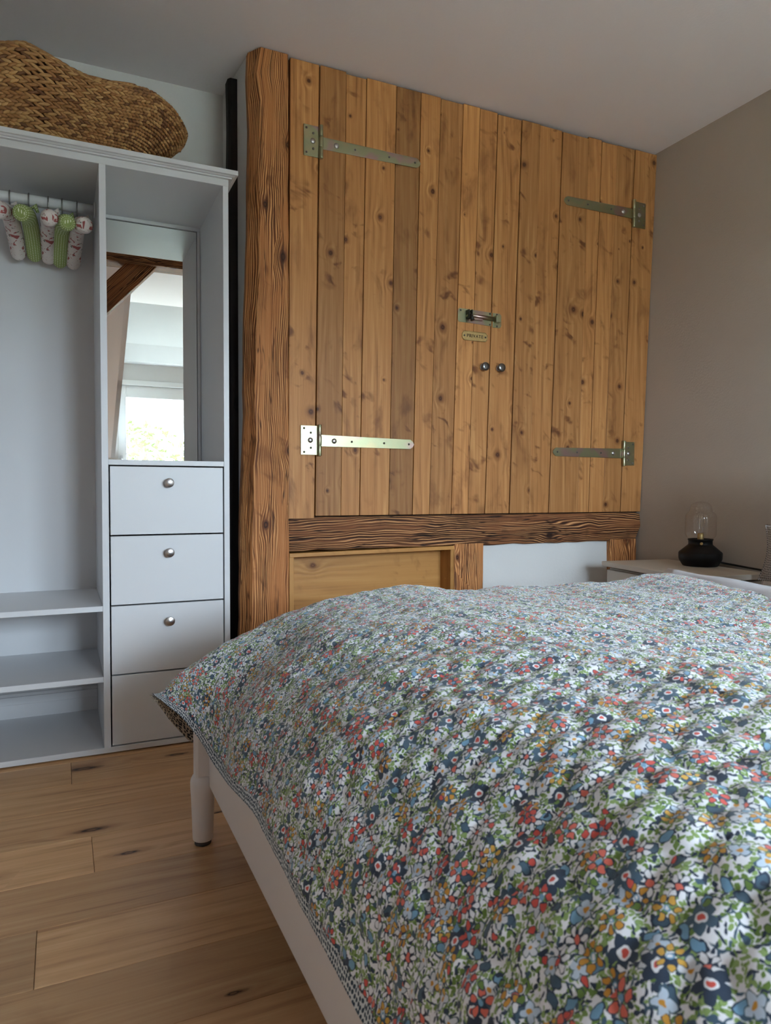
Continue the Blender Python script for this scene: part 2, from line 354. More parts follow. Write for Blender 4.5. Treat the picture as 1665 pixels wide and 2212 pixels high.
# ------------------------------------------------------------------ mesh helpers
class MB:
    """collects shapes into one mesh, with a UV map in metres and a per face tone"""
    def __init__(s): s.v = []; s.f = []; s.uv = []; s.tone = []; s.sm = []
    def face(s, idx, uvs=None, tone=0.5, smooth=False):
        s.f.append(tuple(idx)); s.tone.append(tone); s.sm.append(smooth)
        s.uv.extend(uvs if uvs else [(0, 0)] * len(idx))
    def hexa(s, p, grain='z', off=(0, 0), tone=0.5):
        """8 corners: bottom 4 (ccw from front left: fl, fr, br, bl) then top 4"""
        b = len(s.v); s.v.extend([tuple(q) for q in p])
        for q in ((0, 1, 5, 4), (1, 2, 6, 5), (2, 3, 7, 6), (3, 0, 4, 7), (4, 5, 6, 7), (3, 2, 1, 0)):
            uvs = []
            for i in q:
                x, y, z = p[i]
                if grain == 'z': u, v = x + y * 0.93, z
                elif grain == 'x': u, v = z + y * 0.93, x
                else: u, v = x + z * 0.93, y
                uvs.append((u + off[0], v + off[1]))
            s.face([b + i for i in q], uvs, tone)
    def box(s, x0, x1, y0, y1, z0, z1, grain='z', off=(0, 0), tone=0.5):
        s.hexa([(x0, y0, z0), (x1, y0, z0), (x1, y1, z0), (x0, y1, z0), (x0, y0, z1), (x1, y0, z1), (x1, y1, z1), (x0, y1, z1)], grain, off, tone)
    def loft(s, rings, closed=True, caps=True, smooth=False, off=(0, 0), tone=0.5, scale=1.0):
        """rings: list of lists of points; uv u around, v along"""
        b = len(s.v); n = len(rings[0])
        for r in rings: s.v.extend([tuple(q) for q in r])
        per = [0.0]
        for i in range(n): per.append(per[-1] + (Vector(rings[0][(i + 1) % n]) - Vector(rings[0][i])).length)
        vv = 0.0
        for k in range(len(rings) - 1):
            dv = (Vector(rings[k + 1][0]) - Vector(rings[k][0])).length
            for i in range(n if closed else n - 1):
                j = (i + 1) % n
                s.face((b + k * n + i, b + k * n + j, b + (k + 1) * n + j, b + (k + 1) * n + i),
                       [((per[i]) * scale + off[0], vv + off[1]), (per[i + 1] * scale + off[0], vv + off[1]),
                        (per[i + 1] * scale + off[0], vv + dv + off[1]), (per[i] * scale + off[0], vv + dv + off[1])], tone, smooth)
            vv += dv
        if caps:
            s.face([b + i for i in reversed(range(n))], [(rings[0][i][0], rings[0][i][1]) for i in reversed(range(n))], tone)
            s.face([b + (len(rings) - 1) * n + i for i in range(n)], [(rings[-1][i][0], rings[-1][i][1]) for i in range(n)], tone)
    def lathe(s, prof, c, axis='z', n=32, caps=True, smooth=True):
        rings = []
        for r, h in prof:
            rg = []
            for i in range(n):
                a = 2 * PI * i / n
                if axis == 'z': rg.append((c[0] + r * math.cos(a), c[1] + r * math.sin(a), c[2] + h))
                elif axis == 'y': rg.append((c[0] + r * math.cos(a), c[1] + h, c[2] - r * math.sin(a)))
                else: rg.append((c[0] + h, c[1] + r * math.cos(a), c[2] + r * math.sin(a)))
            rings.append(rg)
        s.loft(rings, True, caps, smooth)
    def tube(s, pts, r, n=12, smooth=True, caps=True):
        pts = [Vector(p) for p in pts]; rings = []
        rr = r if isinstance(r, (list, tuple)) else [r] * len(pts)
        prev = None
        for i, p in enumerate(pts):
            d = (pts[min(i + 1, len(pts) - 1)] - pts[max(i - 1, 0)]).normalized()
            if prev is None:
                a = Vector((0, 0, 1)) if abs(d.z) < 0.9 else Vector((1, 0, 0))
                x = d.cross(a).normalized()
            else:
                x = (prev - d * prev.dot(d)).normalized()
            prev = x; y = d.cross(x)
            rings.append([p + (x * math.cos(2 * PI * k / n) + y * math.sin(2 * PI * k / n)) * rr[i] for k in range(n)])
        s.loft(rings, True, caps, smooth)
    def prism(s, poly, y0, y1):
        """outline in x,z extruded from y0 (front) to y1"""
        n = len(poly); b = len(s.v)
        s.v.extend([(x, y0, z) for x, z in poly]); s.v.extend([(x, y1, z) for x, z in poly])
        s.face([b + i for i in range(n)], [(poly[i][0], poly[i][1]) for i in range(n)])
        s.face([b + n + i for i in reversed(range(n))], [(poly[i][0], poly[i][1]) for i in reversed(range(n))])
        for i in range(n):
            j = (i + 1) % n
            s.face((b + i, b + n + i, b + n + j, b + j), [(poly[i][0], y0), (poly[i][0], y1), (poly[j][0], y1), (poly[j][0], y0)])
    def build(s, name, mat, parent=None, bevel=0.0, loc=None, seg=2):
        me = bpy.data.meshes.new(name); me.from_pydata(s.v, [], s.f)
        uvl = me.uv_layers.new(name='UVMap')
        uvl.data.foreach_set('uv', np.array(s.uv, dtype=np.float32).ravel())
        at = me.attributes.new('tone', 'FLOAT', 'FACE'); at.data.foreach_set('value', np.array(s.tone, dtype=np.float32))
        me.polygons.foreach_set('use_smooth', np.array(s.sm, dtype=bool))
        me.materials.append(mat)
        bm = bmesh.new(); bm.from_mesh(me); bmesh.ops.recalc_face_normals(bm, faces=bm.faces); bm.to_mesh(me); bm.free()
        o = bpy.data.objects.new(name, me); COL.objects.link(o)
        if bevel:
            b = o.modifiers.new('bevel', 'BEVEL'); b.width = bevel; b.segments = seg; b.limit_method = 'ANGLE'; b.angle_limit = math.radians(40)
        if parent: o.parent = parent
        if loc: o.location = loc
        return o

def thing(name, label, cat, loc=(0, 0, 0), group=None, rz=0.0):
    o = bpy.data.objects.new(name, None); COL.objects.link(o); o.empty_display_size = 0.05
    o.location = loc; o.rotation_euler = (0, 0, rz); tag(o, label, cat, group); return o
def tag(o, label, cat, group=None):
    o['label'] = label; o['category'] = cat
    if group: o['group'] = group
    return o
def struct(o): o['kind'] = 'structure'; return o
def local(root):
    """offset so that parts written in room coordinates land right under an unrotated root"""
    return tuple(-c for c in root.location)
def copy_tree(o, parent=None):
    c = o.copy(); COL.objects.link(c)
    if parent: c.parent = parent
    for ch in list(o.children): copy_tree(ch, c)
    return c
def box_obj(name, mat, x0, x1, y0, y1, z0, z1, parent=None, bevel=0.0, loc=None, **k):
    b = MB(); b.box(x0, x1, y0, y1, z0, z1, **k); return b.build(name, mat, parent, bevel, loc)

# ------------------------------------------------------------------ the room
CZ = 2.578           # ceiling
YB = 3.08            # wall behind the wardrobe
YW = 2.69            # face of the timber and plank wall
XL = -1.25
def xr(z): return 2.636 + (2.712 - 2.636) * max(0, (z - 0.79)) / 1.79 if z > 0 else 2.60   # the right wall leans a little
# floor boards, grain along x, real butt joints
fb = MB(); bw = 0.188; y = 1.394 - bw * 18; row = 0
joint = {1.394: [-0.056, 1.9], 1.582: [-1.1, 0.9], 1.770: [0.060, 2.1], 1.958: [-0.7, 1.25], 2.146: [-1.2, 0.75], 2.334: [0.0175, 1.8], 2.522: [-0.5, 1.3]}
while y < 3.10:
    js = None
    for k, val in joint.items():
        if abs(k - y) < 0.02: js = val
    if js is None: js = [-0.9 + random.random() * 1.6, 1.2 + random.random()]
    xs = [XL - 0.05] + sorted(js) + [2.76]
    for a, b in zip(xs[:-1], xs[1:]):
        fb.box(a + 0.0005, b - 0.0005, y + 0.0006, y + bw - 0.0006, -0.02, 0.0, 'x', (random.random() * 9, random.random() * 9), random.random())
    y += bw
sub = MB(); sub.box(XL - .1, 2.8, -2.0, 3.12, -.06, -.021); struct(sub.build('floor_base', M['gap']))
fl = struct(fb.build('floor', M['floor'], bevel=0.0009, seg=1))
# keep uv: u across the board, v along it

def quad_obj(name, mat, pts, faces, thick=0.06, flip=1):
    me = bpy.data.meshes.new(name); me.from_pydata(pts, [], faces); me.materials.append(mat)
    me.uv_layers.new(name='UVMap')
    bm = bmesh.new(); bm.from_mesh(me); bmesh.ops.recalc_face_normals(bm, faces=bm.faces); bm.to_mesh(me); bm.free()
    o = bpy.data.objects.new(name, me); COL.objects.link(o)
    return struct(o)

def wbox(name, mat, p8):
    b = MB(); b.hexa(p8); return struct(b.build(name, mat))
wbox('ceiling', M['ceil'], [(XL - .1, -0.75, CZ), (2.9, -0.75, CZ), (2.9, 3.2, CZ), (XL - .1, 3.2, CZ), (XL - .1, -0.75, CZ + .1), (2.9, -0.75, CZ + .1), (2.9, 3.2, CZ + .1), (XL - .1, 3.2, CZ + .1)])
wbox('wall_far', M['plaster'], [(XL - .1, YB, 0), (0.74, YB, 0), (0.74, YB + .12, 0), (XL - .1, YB + .12, 0), (XL - .1, YB, CZ), (0.74, YB, CZ), (0.74, YB + .12, CZ), (XL - .1, YB + .12, CZ)])
wbox('wall_left', M['plaster'], [(XL - .1, -2.0, 0), (XL, -2.0, 0), (XL, 3.1, 0), (XL - .1, 3.1, 0), (XL - .1, -2.0, CZ), (XL, -2.0, CZ), (XL, 3.1, CZ), (XL - .1, 3.1, CZ)])
R0, R1 = 2.602, 2.712
wbox('wall_right', M['beige'], [(R0, -2.0, 0), (R0 + .25, -2.0, 0), (R0 + .25, 2.95, 0), (R0, 2.95, 0), (R1, -2.0, CZ), (R1 + .14, -2.0, CZ), (R1 + .14, 2.95, CZ), (R1, 2.95, CZ)])
# block behind the plank wall; its left end is the return beside the wardrobe
wb = MB(); wb.hexa([(.664, 2.80, 0), (2.80, 2.80, 0), (2.80, 3.10, 0), (.640, 3.10, 0), (.664, 2.80, CZ), (2.80, 2.80, CZ), (2.80, 3.10, CZ), (.640, 3.10, CZ)]); struct(wb.build('wall_alcove', M['plaster']))
wb = MB(); wb.hexa([(.674, 2.72, 0), (.80, 2.72, 0), (.80, 2.80, 0), (.664, 2.80, 0), (.674, 2.72, CZ), (.80, 2.72, CZ), (.80, 2.80, CZ), (.664, 2.80, CZ)]); struct(wb.build('wall_return', M['plaster']))
# white plaster infill under the beam
box = MB(); box.box(1.70, 2.48, 2.712, 2.80, 0.0, 0.70); struct(box.build('wall_infill', M['plaster']))
# baseboard at the foot of the wall behind the wardrobe
b = MB(); b.box(XL, 0.64, YB - 0.016, YB, 0, 0.085); struct(b.build('baseboard_far', M['white'], bevel=0.004))
b = MB(); b.box(2.592, R0 + .02, -1.7, 2.68, 0, 0.07); struct(b.build('baseboard_right', M['white'], bevel=0.004))

# rear of the room, seen only in the mirror: roof slope, dormer, window
SX = 0.50
def slope_z(y): return 2.52 + (y - 0.36) * 0.6
rs = MB()
for (xa, xb, y0, y1) in ((XL - .1, SX, 0.46, -1.92), (2.50, 2.9, 0.46, -1.92)):
    rs.hexa([(xa, y1, slope_z(y1)), (xb, y1, slope_z(y1)), (xb, y0, slope_z(y0)), (xa, y0, slope_z(y0)),
             (xa, y1, slope_z(y1) + .05), (xb, y1, slope_z(y1) + .05), (xb, y0, slope_z(y0) + .05), (xa, y0, slope_z(y0) + .05)])
struct(rs.build('ceiling_slope', M['ceil']))
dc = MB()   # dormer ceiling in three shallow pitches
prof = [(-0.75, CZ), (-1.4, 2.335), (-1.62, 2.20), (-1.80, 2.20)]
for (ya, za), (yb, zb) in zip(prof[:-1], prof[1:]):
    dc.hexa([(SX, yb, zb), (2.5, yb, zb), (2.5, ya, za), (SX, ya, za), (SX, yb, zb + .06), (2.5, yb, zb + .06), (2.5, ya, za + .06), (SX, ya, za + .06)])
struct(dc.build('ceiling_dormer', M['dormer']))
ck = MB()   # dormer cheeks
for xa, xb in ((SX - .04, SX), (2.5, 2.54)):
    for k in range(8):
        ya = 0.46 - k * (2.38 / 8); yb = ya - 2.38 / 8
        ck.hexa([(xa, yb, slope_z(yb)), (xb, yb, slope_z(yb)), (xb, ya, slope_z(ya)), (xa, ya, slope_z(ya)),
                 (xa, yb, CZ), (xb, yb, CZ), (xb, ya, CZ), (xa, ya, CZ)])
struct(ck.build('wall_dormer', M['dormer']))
rw = MB()
rw.box(XL - .1, SX - .04, WY - .12, WY, 0, slope_z(WY) + .12)
rw.box(SX - .04, WX0, WY - .12, WY, 0, 2.3)
rw.box(WX0, WX1, WY - .12, WY, 0, WZ0)
rw.box(WX0, WX1, WY - .12, WY, WZ1, 2.3)
rw.box(WX1, 2.54, WY - .12, WY, 0, 2.3)
rw.box(2.54, 2.9, WY - .12, WY, 0, slope_z(WY) + .12)
struct(rw.build('wall_rear', M['plaster']))
# window with two sashes
wf = MB()
for xa, xb in ((WX0 + .001, 1.4195), (1.4205, WX1 - .001)):
    wf.box(xa, xa + .085, WY - .09, WY - .02, WZ0, WZ1); wf.box(xb - .085, xb, WY - .09, WY - .02, WZ0, WZ1)
    wf.box(xa + .085, xb - .085, WY - .09, WY - .02, WZ0, WZ0 + .085); wf.box(xa + .085, xb - .085, WY - .09, WY - .02, WZ1 - .125, WZ1)
win = struct(wf.build('window_1', M['pvc'], bevel=0.004))
for xa, xb in ((WX0 + .085, 1.335), (1.505, WX1 - .085)):
    box_obj('pane', M['pane'], xa, xb, WY - .058, WY - .054, WZ0 + .085, WZ1 - .125, win)
hb = MB(); hb.box(.552, .578, WY - .02, WY - .008, 1.17, 1.25); hb.tube([(.565, WY - .008, 1.21), (.565, WY + .03, 1.21), (.565, WY + .032, 1.15), (.565, WY + .032, 1.08)], .009)
hb.build('handle', M['white'], win)
tr = MB(); tr.box(WX0 - .02, WX1 + .02, WY - .02, WY + .02, WZ1, WZ1 + .05); struct(tr.build('trim_1', M['pvc'], bevel=.003))
sl = MB(); sl.box(WX0 - .03, WX1 + .03, WY - .02, WY + .12, WZ0 - .03, WZ0); struct(sl.build('trim_2', M['white'], bevel=.004))

# outside
gm = MB(); gm.box(-40, 40, -70, -2.6, -3.2, -3.0); struct(gm.build('ground', M['bounce_ground']))
def tree(x, y, h, r, seed, label):
    rnd = random.Random(seed)
    t = thing('garden_tree', label, 'tree', (x, y, -3.0), 'trees outside the window')
    tb = MB(); tb.tube([(0, 0, 0), (.05, 0, h * .35), (0, .05, h * .7)], [.16, .12, .05], 10); tb.build('trunk', M['bark'], t)
    lb = MB()
    for k in range(2600):
        a = rnd.random() * 2 * PI; zz = rnd.random() * 2 - 1; q = r * (0.55 + 0.45 * rnd.random() ** .5)
        c = Vector((math.cos(a) * math.sqrt(1 - zz * zz) * q, math.sin(a) * math.sqrt(1 - zz * zz) * q, h * .68 + zz * q * 0.8))
        d = Vector((rnd.gauss(0, 1), rnd.gauss(0, 1), rnd.gauss(0, 1))).normalized(); e = d.orthogonal().normalized(); s_ = .09
        b0 = len(lb.v); lb.v.extend([tuple(c - d * s_), tuple(c + e * s_ * .5), tuple(c + d * s_), tuple(c - e * s_ * .5)])
        lb.face((b0, b0 + 1, b0 + 2, b0 + 3))
    lb.build('foliage', M['leaf'], t)
tree(1.0, -10.5, 5.6, 2.1, 1, 'leafy green tree left of centre outside the window seen in the mirror')
tree(5.6, -11.5, 5.6, 2.1, 2, 'taller leafy green tree right of centre outside the mirrored window')

# ------------------------------------------------------------------ timber frame
def timber(name, label, mat, sections, cat='timber post', seed=0, wob=0.003, tone=0.5):
    """sections: list of rings (lists of points) along the timber"""
    b = MB(); b.loft(sections, True, True, False, (seed * 1.7, seed * 2.3), tone)
    o = b.build(name, mat, None, 0.004); return tag(o, label, cat)

def post_rings(x0b, x0t, x1b, x1t, yf, yb, z0, z1, ch=0.02, wob=0.004, seed=1, n=26, side=0.0):
    rnd = random.Random(seed); rings = []; wl = 0; wr = 0
    for k in range(n + 1):
        f = k / n; z = z0 + (z1 - z0) * f
        wl = wl * .7 + rnd.uniform(-wob, wob); wr = wr * .7 + rnd.uniform(-wob, wob) * .5
        xl = x0b + (x0t - x0b) * f + wl; xr_ = x1b + (x1t - x1b) * f + wr
        c = ch * (0.8 + 0.4 * rnd.random())
        rings.append([(xl + c, yf, z), (xr_ - .003, yf, z), (xr_, yf + .003, z), (xr_, yb, z), (xl + side, yb, z), (xl, yf + c * 1.5, z)])
    return rings
timber('timber_post', 'tall old brown timber post between plank wall and wardrobe', M['old'],
       post_rings(.622, .664, .8065, .8095, YW - .012, 2.76, 0.0, CZ - .004, .032, .005, 3), seed=3)
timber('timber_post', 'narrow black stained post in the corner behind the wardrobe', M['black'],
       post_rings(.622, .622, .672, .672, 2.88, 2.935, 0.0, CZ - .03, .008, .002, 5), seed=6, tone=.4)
timber('timber_post', 'short light brown post under the beam right of the niche', M['old'],
       post_rings(1.564, 1.562, 1.710, 1.712, YW - .004, 2.79, 0.0, 0.664, .004, .003, 8, 10), seed=9, tone=.75)
timber('timber_post', 'short post at far right under the beam behind nightstand', M['old'],
       post_rings(2.452, 2.446, 2.602, 2.606, YW - .004, 2.79, 0.0, 0.66, .003, .003, 12, 10), seed=13, tone=.7)
# horizontal beam, hewn, with a pointed right end
rnd = random.Random(4); rings = []; n = 30
for k in range(n + 1):
    f = k / n; x = .8085 + (2.600 - .8085) * f
    zb = .657 - .004 * f + rnd.uniform(-.003, .003); zt = .790 + rnd.uniform(-.001, .001); zm = .722 + rnd.uniform(-.004, .004)
    rings.append([(x, YW - .002, zb), (x, YW - .006, zm), (x, YW, zt), (x, 2.79, zt), (x, 2.79, zb)])
rings.append([(2.606, YW, .667), (2.636, YW - .003, .722), (2.632, YW, .783), (2.636, 2.79, .783), (2.606, 2.79, .667)])
timber('timber_beam', 'dark horizontal old beam under the plank doors', M['olddark'], rings, 'timber beam', 17)
# reuse for the uv: the loft runs along x, so grain follows the beam
# beam and brace across the room behind the camera
rings = [[(x, .90, 2.432), (x, .90, CZ - .002), (x, .74, CZ - .002), (x, .74, 2.432)] for x in np.linspace(XL, 2.70, 12)]
timber('ceiling_beam', 'brown tie beam across the ceiling, reflected in the wardrobe mirror', M['olddark'], rings, 'timber beam', 21, tone=.7)
d = Vector((.25, 0, .27)).normalized(); nrm = Vector((-d.z, 0, d.x)); c0 = Vector((.41, 0, 2.325)); rings = []
for s_ in np.linspace(-1.6, .235, 14):
    c = c0 + d * s_
    rings.append([(c + nrm * .075)[:], (c - nrm * .075)[:]])
rings = [[(a[0], .87, a[2]), (q[0], .87, q[2]), (q[0], .76, q[2]), (a[0], .76, a[2])] for a, q in rings]
timber('timber_brace', 'diagonal brown brace below the tie beam, reflected in the mirror', M['olddark'], rings, 'timber brace', 25, tone=.8)

rings = [[(-.80, .885, z), (-.67, .885, z), (-.67, .745, z), (-.80, .745, z)] for z in np.linspace(0, 2.430, 14)]
timber('timber_post', 'brown timber post carrying the tie beam beside the camera, brace rising from it', M['olddark'], rings, 'timber post', 29, tone=.7)

# ------------------------------------------------------------------ plank doors
ZB, ZT = 0.795, 2.571
seams = [(0.808, 0.821), (0.919, 0.941), (1.03, 1.053), (1.112, 1.142), (1.245, 1.277), (1.356, 1.39), (1.437, 1.486), (1.546, 1.596), (1.63, 1.681),
         (1.718, 1.773), (1.848, 1.901), (1.957, 2.002), (2.068, 2.129), (2.239, 2.281), (2.304, 2.362), (2.392, 2.458), (2.503, 2.569), (2.633, 2.711)]
tones = [.62, .22, .55, .60, .10, .58, .34, .78, .55, .50, .30, .42, .28, .48, .50, .26, .34]
depth = [0, .004, .001, .003, .0, .002, .0005, .003, .002, .001, .003, .001, .002, .001, .003, .001, .002]
gaps = [1, 2, 1, 1.2, 1.6, 1.2, 1, 1, 1, 2.4, 2.2, .6, 2.0, .6, 1, 1.4, 2.0, 1]
def planks(mb, i0, i1, org, zb=ZB, zt=ZT):
    for i in range(i0, i1):
        g0, g1 = gaps[i] * .0010, gaps[i + 1] * .0010
        xb0, xt0 = seams[i]; xb1, xt1 = seams[i + 1]
        top = zt - random.random() * .010; y0 = YW - depth[i]
        P = [(xb0 + g0, y0, zb), (xb1 - g1, y0, zb), (xb1 - g1, YW + .022, zb), (xb0 + g0, YW + .022, zb),
             (xt0 + g0, y0, top), (xt1 - g1, y0, top), (xt1 - g1, YW + .022, top), (xt0 + g0, YW + .022, top)]
        P = [(p[0] - org[0], p[1] - org[1], p[2] - org[2]) for p in P]
        mb.hexa(P, 'z', (random.random() * 11, random.random() * 11), tones[i])
def door(i0, i1, label, cat='door', name='cupboard_door'):
    org = (seams[i0][0], YW, ZB)
    t = thing(name, label, cat, org)
    mb = MB(); planks(mb, i0, i1, org); mb.build('plank_panel', M['pine'], t, 0.0016)
    return t
dl = door(1, 9, 'left plank cupboard door with strap hinges on its left edge', 'cupboard door')
dr = door(9, 16, 'right plank cupboard door with strap hinges on its right edge', 'cupboard door')
for i, lab in ((0, 'fixed pine board between timber post and left plank door'), (16, 'fixed pine board at far right against the beige wall')):
    org = (seams[i][0], YW, ZB); mb = MB(); planks(mb, i, i + 1, org, ZB - (.012 if i == 0 else 0), ZT + .003)
    tag(mb.build('frame_board', M['pine'], None, .0016, org), lab, 'wooden board')
# dark backing behind the planks, part of the wall
bk = MB(); bk.box(.80, 2.66, YW + .028, YW + .05, .79, CZ - .002); struct(bk.build('wall_backing', M['gap']))

bolt0 = None
def dome(r, name, mat):
    b = MB(); b.lathe([(r, 0), (r, -.0015), (r * .9, -.003), (r * .6, -.0048), (r * .25, -.0056), (.0004, -.0058)], (0, 0, 0), 'y', 20)
    return b.build(name, mat)
proto_bolt = dome(.0105, 'carriage_bolt', M['steel']); proto_screw = dome(.0042, 'screw', M['darksteel'])
used_b = [False, False]
def put(proto, k, parent, loc):
    if not used_b[k]: o = proto; used_b[k] = True
    else: o = proto.copy(); COL.objects.link(o)
    o.parent = parent; o.location = loc; return o
def hinge(parent, xp0, xp1, xk, xs1, zc, side, slant, hz=.058, yplane=YW):
    """plate from xp0..xp1, knuckle at xk, strap out to xs1; slant shifts the strap end"""
    o = parent.location
    def L(x, y, z): return (x - o[0], y - o[1], z - o[2])
    yf = yplane - .0045
    pm = MB(); pm.box(xp0 - o[0], xp1 - o[0], yf - .0025 - o[1], yf + .0015 - o[1], zc - hz - o[2], zc + hz - o[2])
    h = pm.build('strap_hinge', M['zinc'], parent, .0006)
    st = MB(); hw = .0235; e = xs1; nose = .018 * side
    poly = [(xk, zc + hw), (e - nose, zc + hw * .85 + slant), (e - nose * .3, zc + hw * .45 + slant), (e, zc + slant), (e - nose * .3, zc - hw * .45 + slant), (e - nose, zc - hw * .85 + slant), (xk, zc - hw)]
    st.prism([(x - o[0], z - o[2]) for x, z in poly], yf - .003 - o[1], yf + .0002 - o[1]); st.build('strap', M['zinc'], h, .0006)
    kn = MB()
    for za, zb2 in ((-hz - .004, -hz * .36), (-hz * .34, hz * .34), (hz * .36, hz + .004)):
        kn.lathe([(.0085, za), (.0085, zb2)], L(xk, yf - .008, zc), 'z', 18)
    kn.build('knuckle', M['zinc'], h, .0006)
    pc = (xp0 + xp1) / 2
    put(proto_bolt, 0, h, L(pc + .004 * side, yf - .0025, zc))
    for dx, dz in ((-.022, .047), (.006, .030), (.006, -.030), (-.022, -.047)):
        put(proto_screw, 1, h, L(pc + dx * side, yf - .0025, zc + dz))
    ln = xs1 - xk
    put(proto_bolt, 0, h, L(xk + ln * .15, yf - .003, zc + slant * .15))
    for f in (.33, .67, .94): put(proto_screw, 1, h, L(xk + ln * f, yf - .003, zc + slant * f))
    return h
hinge(dl, .873, .938, .942, 1.386, 2.268, 1, .002, .060)
hinge(dl, .859, .930, .935, 1.360, 1.0965, 1, -.004, .058)
hinge(dr, 2.562, 2.636, 2.556, 2.136, 2.2535, -1, -.004, .062)
hinge(dr, 2.516, 2.584, 2.512, 2.086, 1.082, -1, -.002, .058)

def knob_at(x, z, parent, ydir=YW, r=.0190, proj=.028):
    o = parent.location
    b = MB(); b.lathe([(.0075, 0), (.0065, -.008), (.008, -proj * .5), (r * .75, -proj * .62), (r, -proj * .85), (r * .96, -proj * .97), (r * .3, -proj), (.0004, -proj)], (x - o[0], ydir - o[1], z - o[2]), 'y', 24)
    k = b.build('knob', M['darksteel'], parent)
    rb = MB(); rb.lathe([(r * .78, 0), (r * .78, -.003), (r * .5, -.004)], (x - o[0], ydir - o[1], z - o[2]), 'y', 20); rb.build('rosette', M['steel'], k)
knob_at(1.702, 1.445, dl, YW - .001); knob_at(1.787, 1.446, dr, YW)

# slide bolt latch with a keeper on the right door
o = dl.location
lp = MB(); lp.prism([(x - o[0], z - o[2]) for x, z in ((1.572, 1.640), (1.578, 1.632), (1.640, 1.632), (1.742, 1.628), (1.744, 1.688), (1.580, 1.692), (1.572, 1.684))], YW - .005 - o[1], YW - .002 - o[1])
latch = lp.build('slide_bolt', M['zinc'], dl, .0006)
gb = MB(); gb.box(1.640 - o[0], 1.694 - o[0], YW - .016 - o[1], YW - .004 - o[1], 1.645 - o[2], 1.680 - o[2]); gb.build('bolt_guide', M['zinc'], latch, .003)
bb = MB(); bb.tube([(1.612 - o[0], YW - .012 - o[1], 1.664 - o[2]), (1.775 - o[0], YW - .012 - o[1], 1.658 - o[2])], .0095, 14); bb.build('bolt_bar', M['zinc'], latch)
hd = MB(); hd.tube([(1.622 - o[0], YW - .018 - o[1], 1.668 - o[2]), (1.622 - o[0], YW - .034 - o[1], 1.655 - o[2]), (1.626 - o[0], YW - .038 - o[1], 1.635 - o[2])], [.006, .007, .0095], 12)
hd.box(1.612 - o[0], 1.617 - o[0], YW - .03 - o[1], YW - .004 - o[1], 1.648 - o[2], 1.684 - o[2]); hd.box(1.628 - o[0], 1.633 - o[0], YW - .03 - o[1], YW - .004 - o[1], 1.648 - o[2], 1.684 - o[2])
hd.build('bolt_handle', M['iron'], latch)
for x, z in ((1.585, 1.683), (1.735, 1.634), (1.735, 1.682)): put(proto_screw, 1, latch, (x - o[0], YW - .005 - o[1], z - o[2]))
o = dr.location
kp = MB(); kp.prism([(x - o[0], z - o[2]) for x, z in ((1.752, 1.624), (1.788, 1.624), (1.796, 1.633), (1.796, 1.680), (1.788, 1.688), (1.752, 1.688))], YW - .005 - o[1], YW - .001 - o[1])
kp.box(1.757 - o[0], 1.780 - o[0], YW - .026 - o[1], YW - .004 - o[1], 1.644 - o[2], 1.674 - o[2])
keep = kp.build('bolt_keeper', M['zinc'], dr, .0012)
for z in (1.682, 1.630): put(proto_screw, 1, keep, (1.772 - o[0], YW - .005 - o[1], z - o[2]))

# brass name plate
o = dl.location
xa, xb, za, zb_ = 1.594, 1.722, 1.5565, 1.5945; c_ = .010
oct_ = [(xa + c_, za), (xb - c_, za), (xb, za + c_), (xb, zb_ - c_), (xb - c_, zb_), (xa + c_, zb_), (xa, zb_ - c_), (xa, za + c_)]
npm = MB(); npm.prism([(x - o[0], z - o[2]) for x, z in oct_], YW - .006 - o[1], YW - .0025 - o[1])
npl = npm.build('name_plate', M['brass'], dl, .001)
rim = MB()
for i in range(8):
    p, q = oct_[i], oct_[(i + 1) % 8]
    rim.tube([(p[0] - o[0], YW - .006 - o[1], p[1] - o[2]), (q[0] - o[0], YW - .006 - o[1], q[1] - o[2])], .0016, 8)
rim.build('raised_rim', M['brass'], npl)
def text(body, size, loc, parent, mat, name, rot=(PI / 2, 0, 0), extrude=.0012):
    cu = bpy.data.curves.new(name, 'FONT'); cu.body = body; cu.size = size; cu.extrude = extrude; cu.align_x = 'CENTER'; cu.align_y = 'CENTER'
    cu.space_character = 1.15
    ob = bpy.data.objects.new(name, cu); COL.objects.link(ob)
    dg = bpy.context.evaluated_depsgraph_get(); me = bpy.data.meshes.new_from_object(ob.evaluated_get(dg))
    bpy.data.objects.remove(ob); bpy.data.curves.remove(cu)
    me.materials.clear(); me.materials.append(mat)
    o2 = bpy.data.objects.new(name, me); COL.objects.link(o2); o2.parent = parent; o2.location = loc; o2.rotation_euler = rot
    return o2
M['engrave'] = simple('dark_brass_lettering', (0.10, 0.06, 0.025), 0.5, 0.3)
text('PRIVATE', .020, (1.658 - o[0], YW - .0065 - o[1], 1.5755 - o[2]), npl, M['engrave'], 'lettering')
for x in (1.604, 1.712): put(proto_screw, 1, npl, (x - o[0], YW - .006 - o[1], 1.5755 - o[2]))

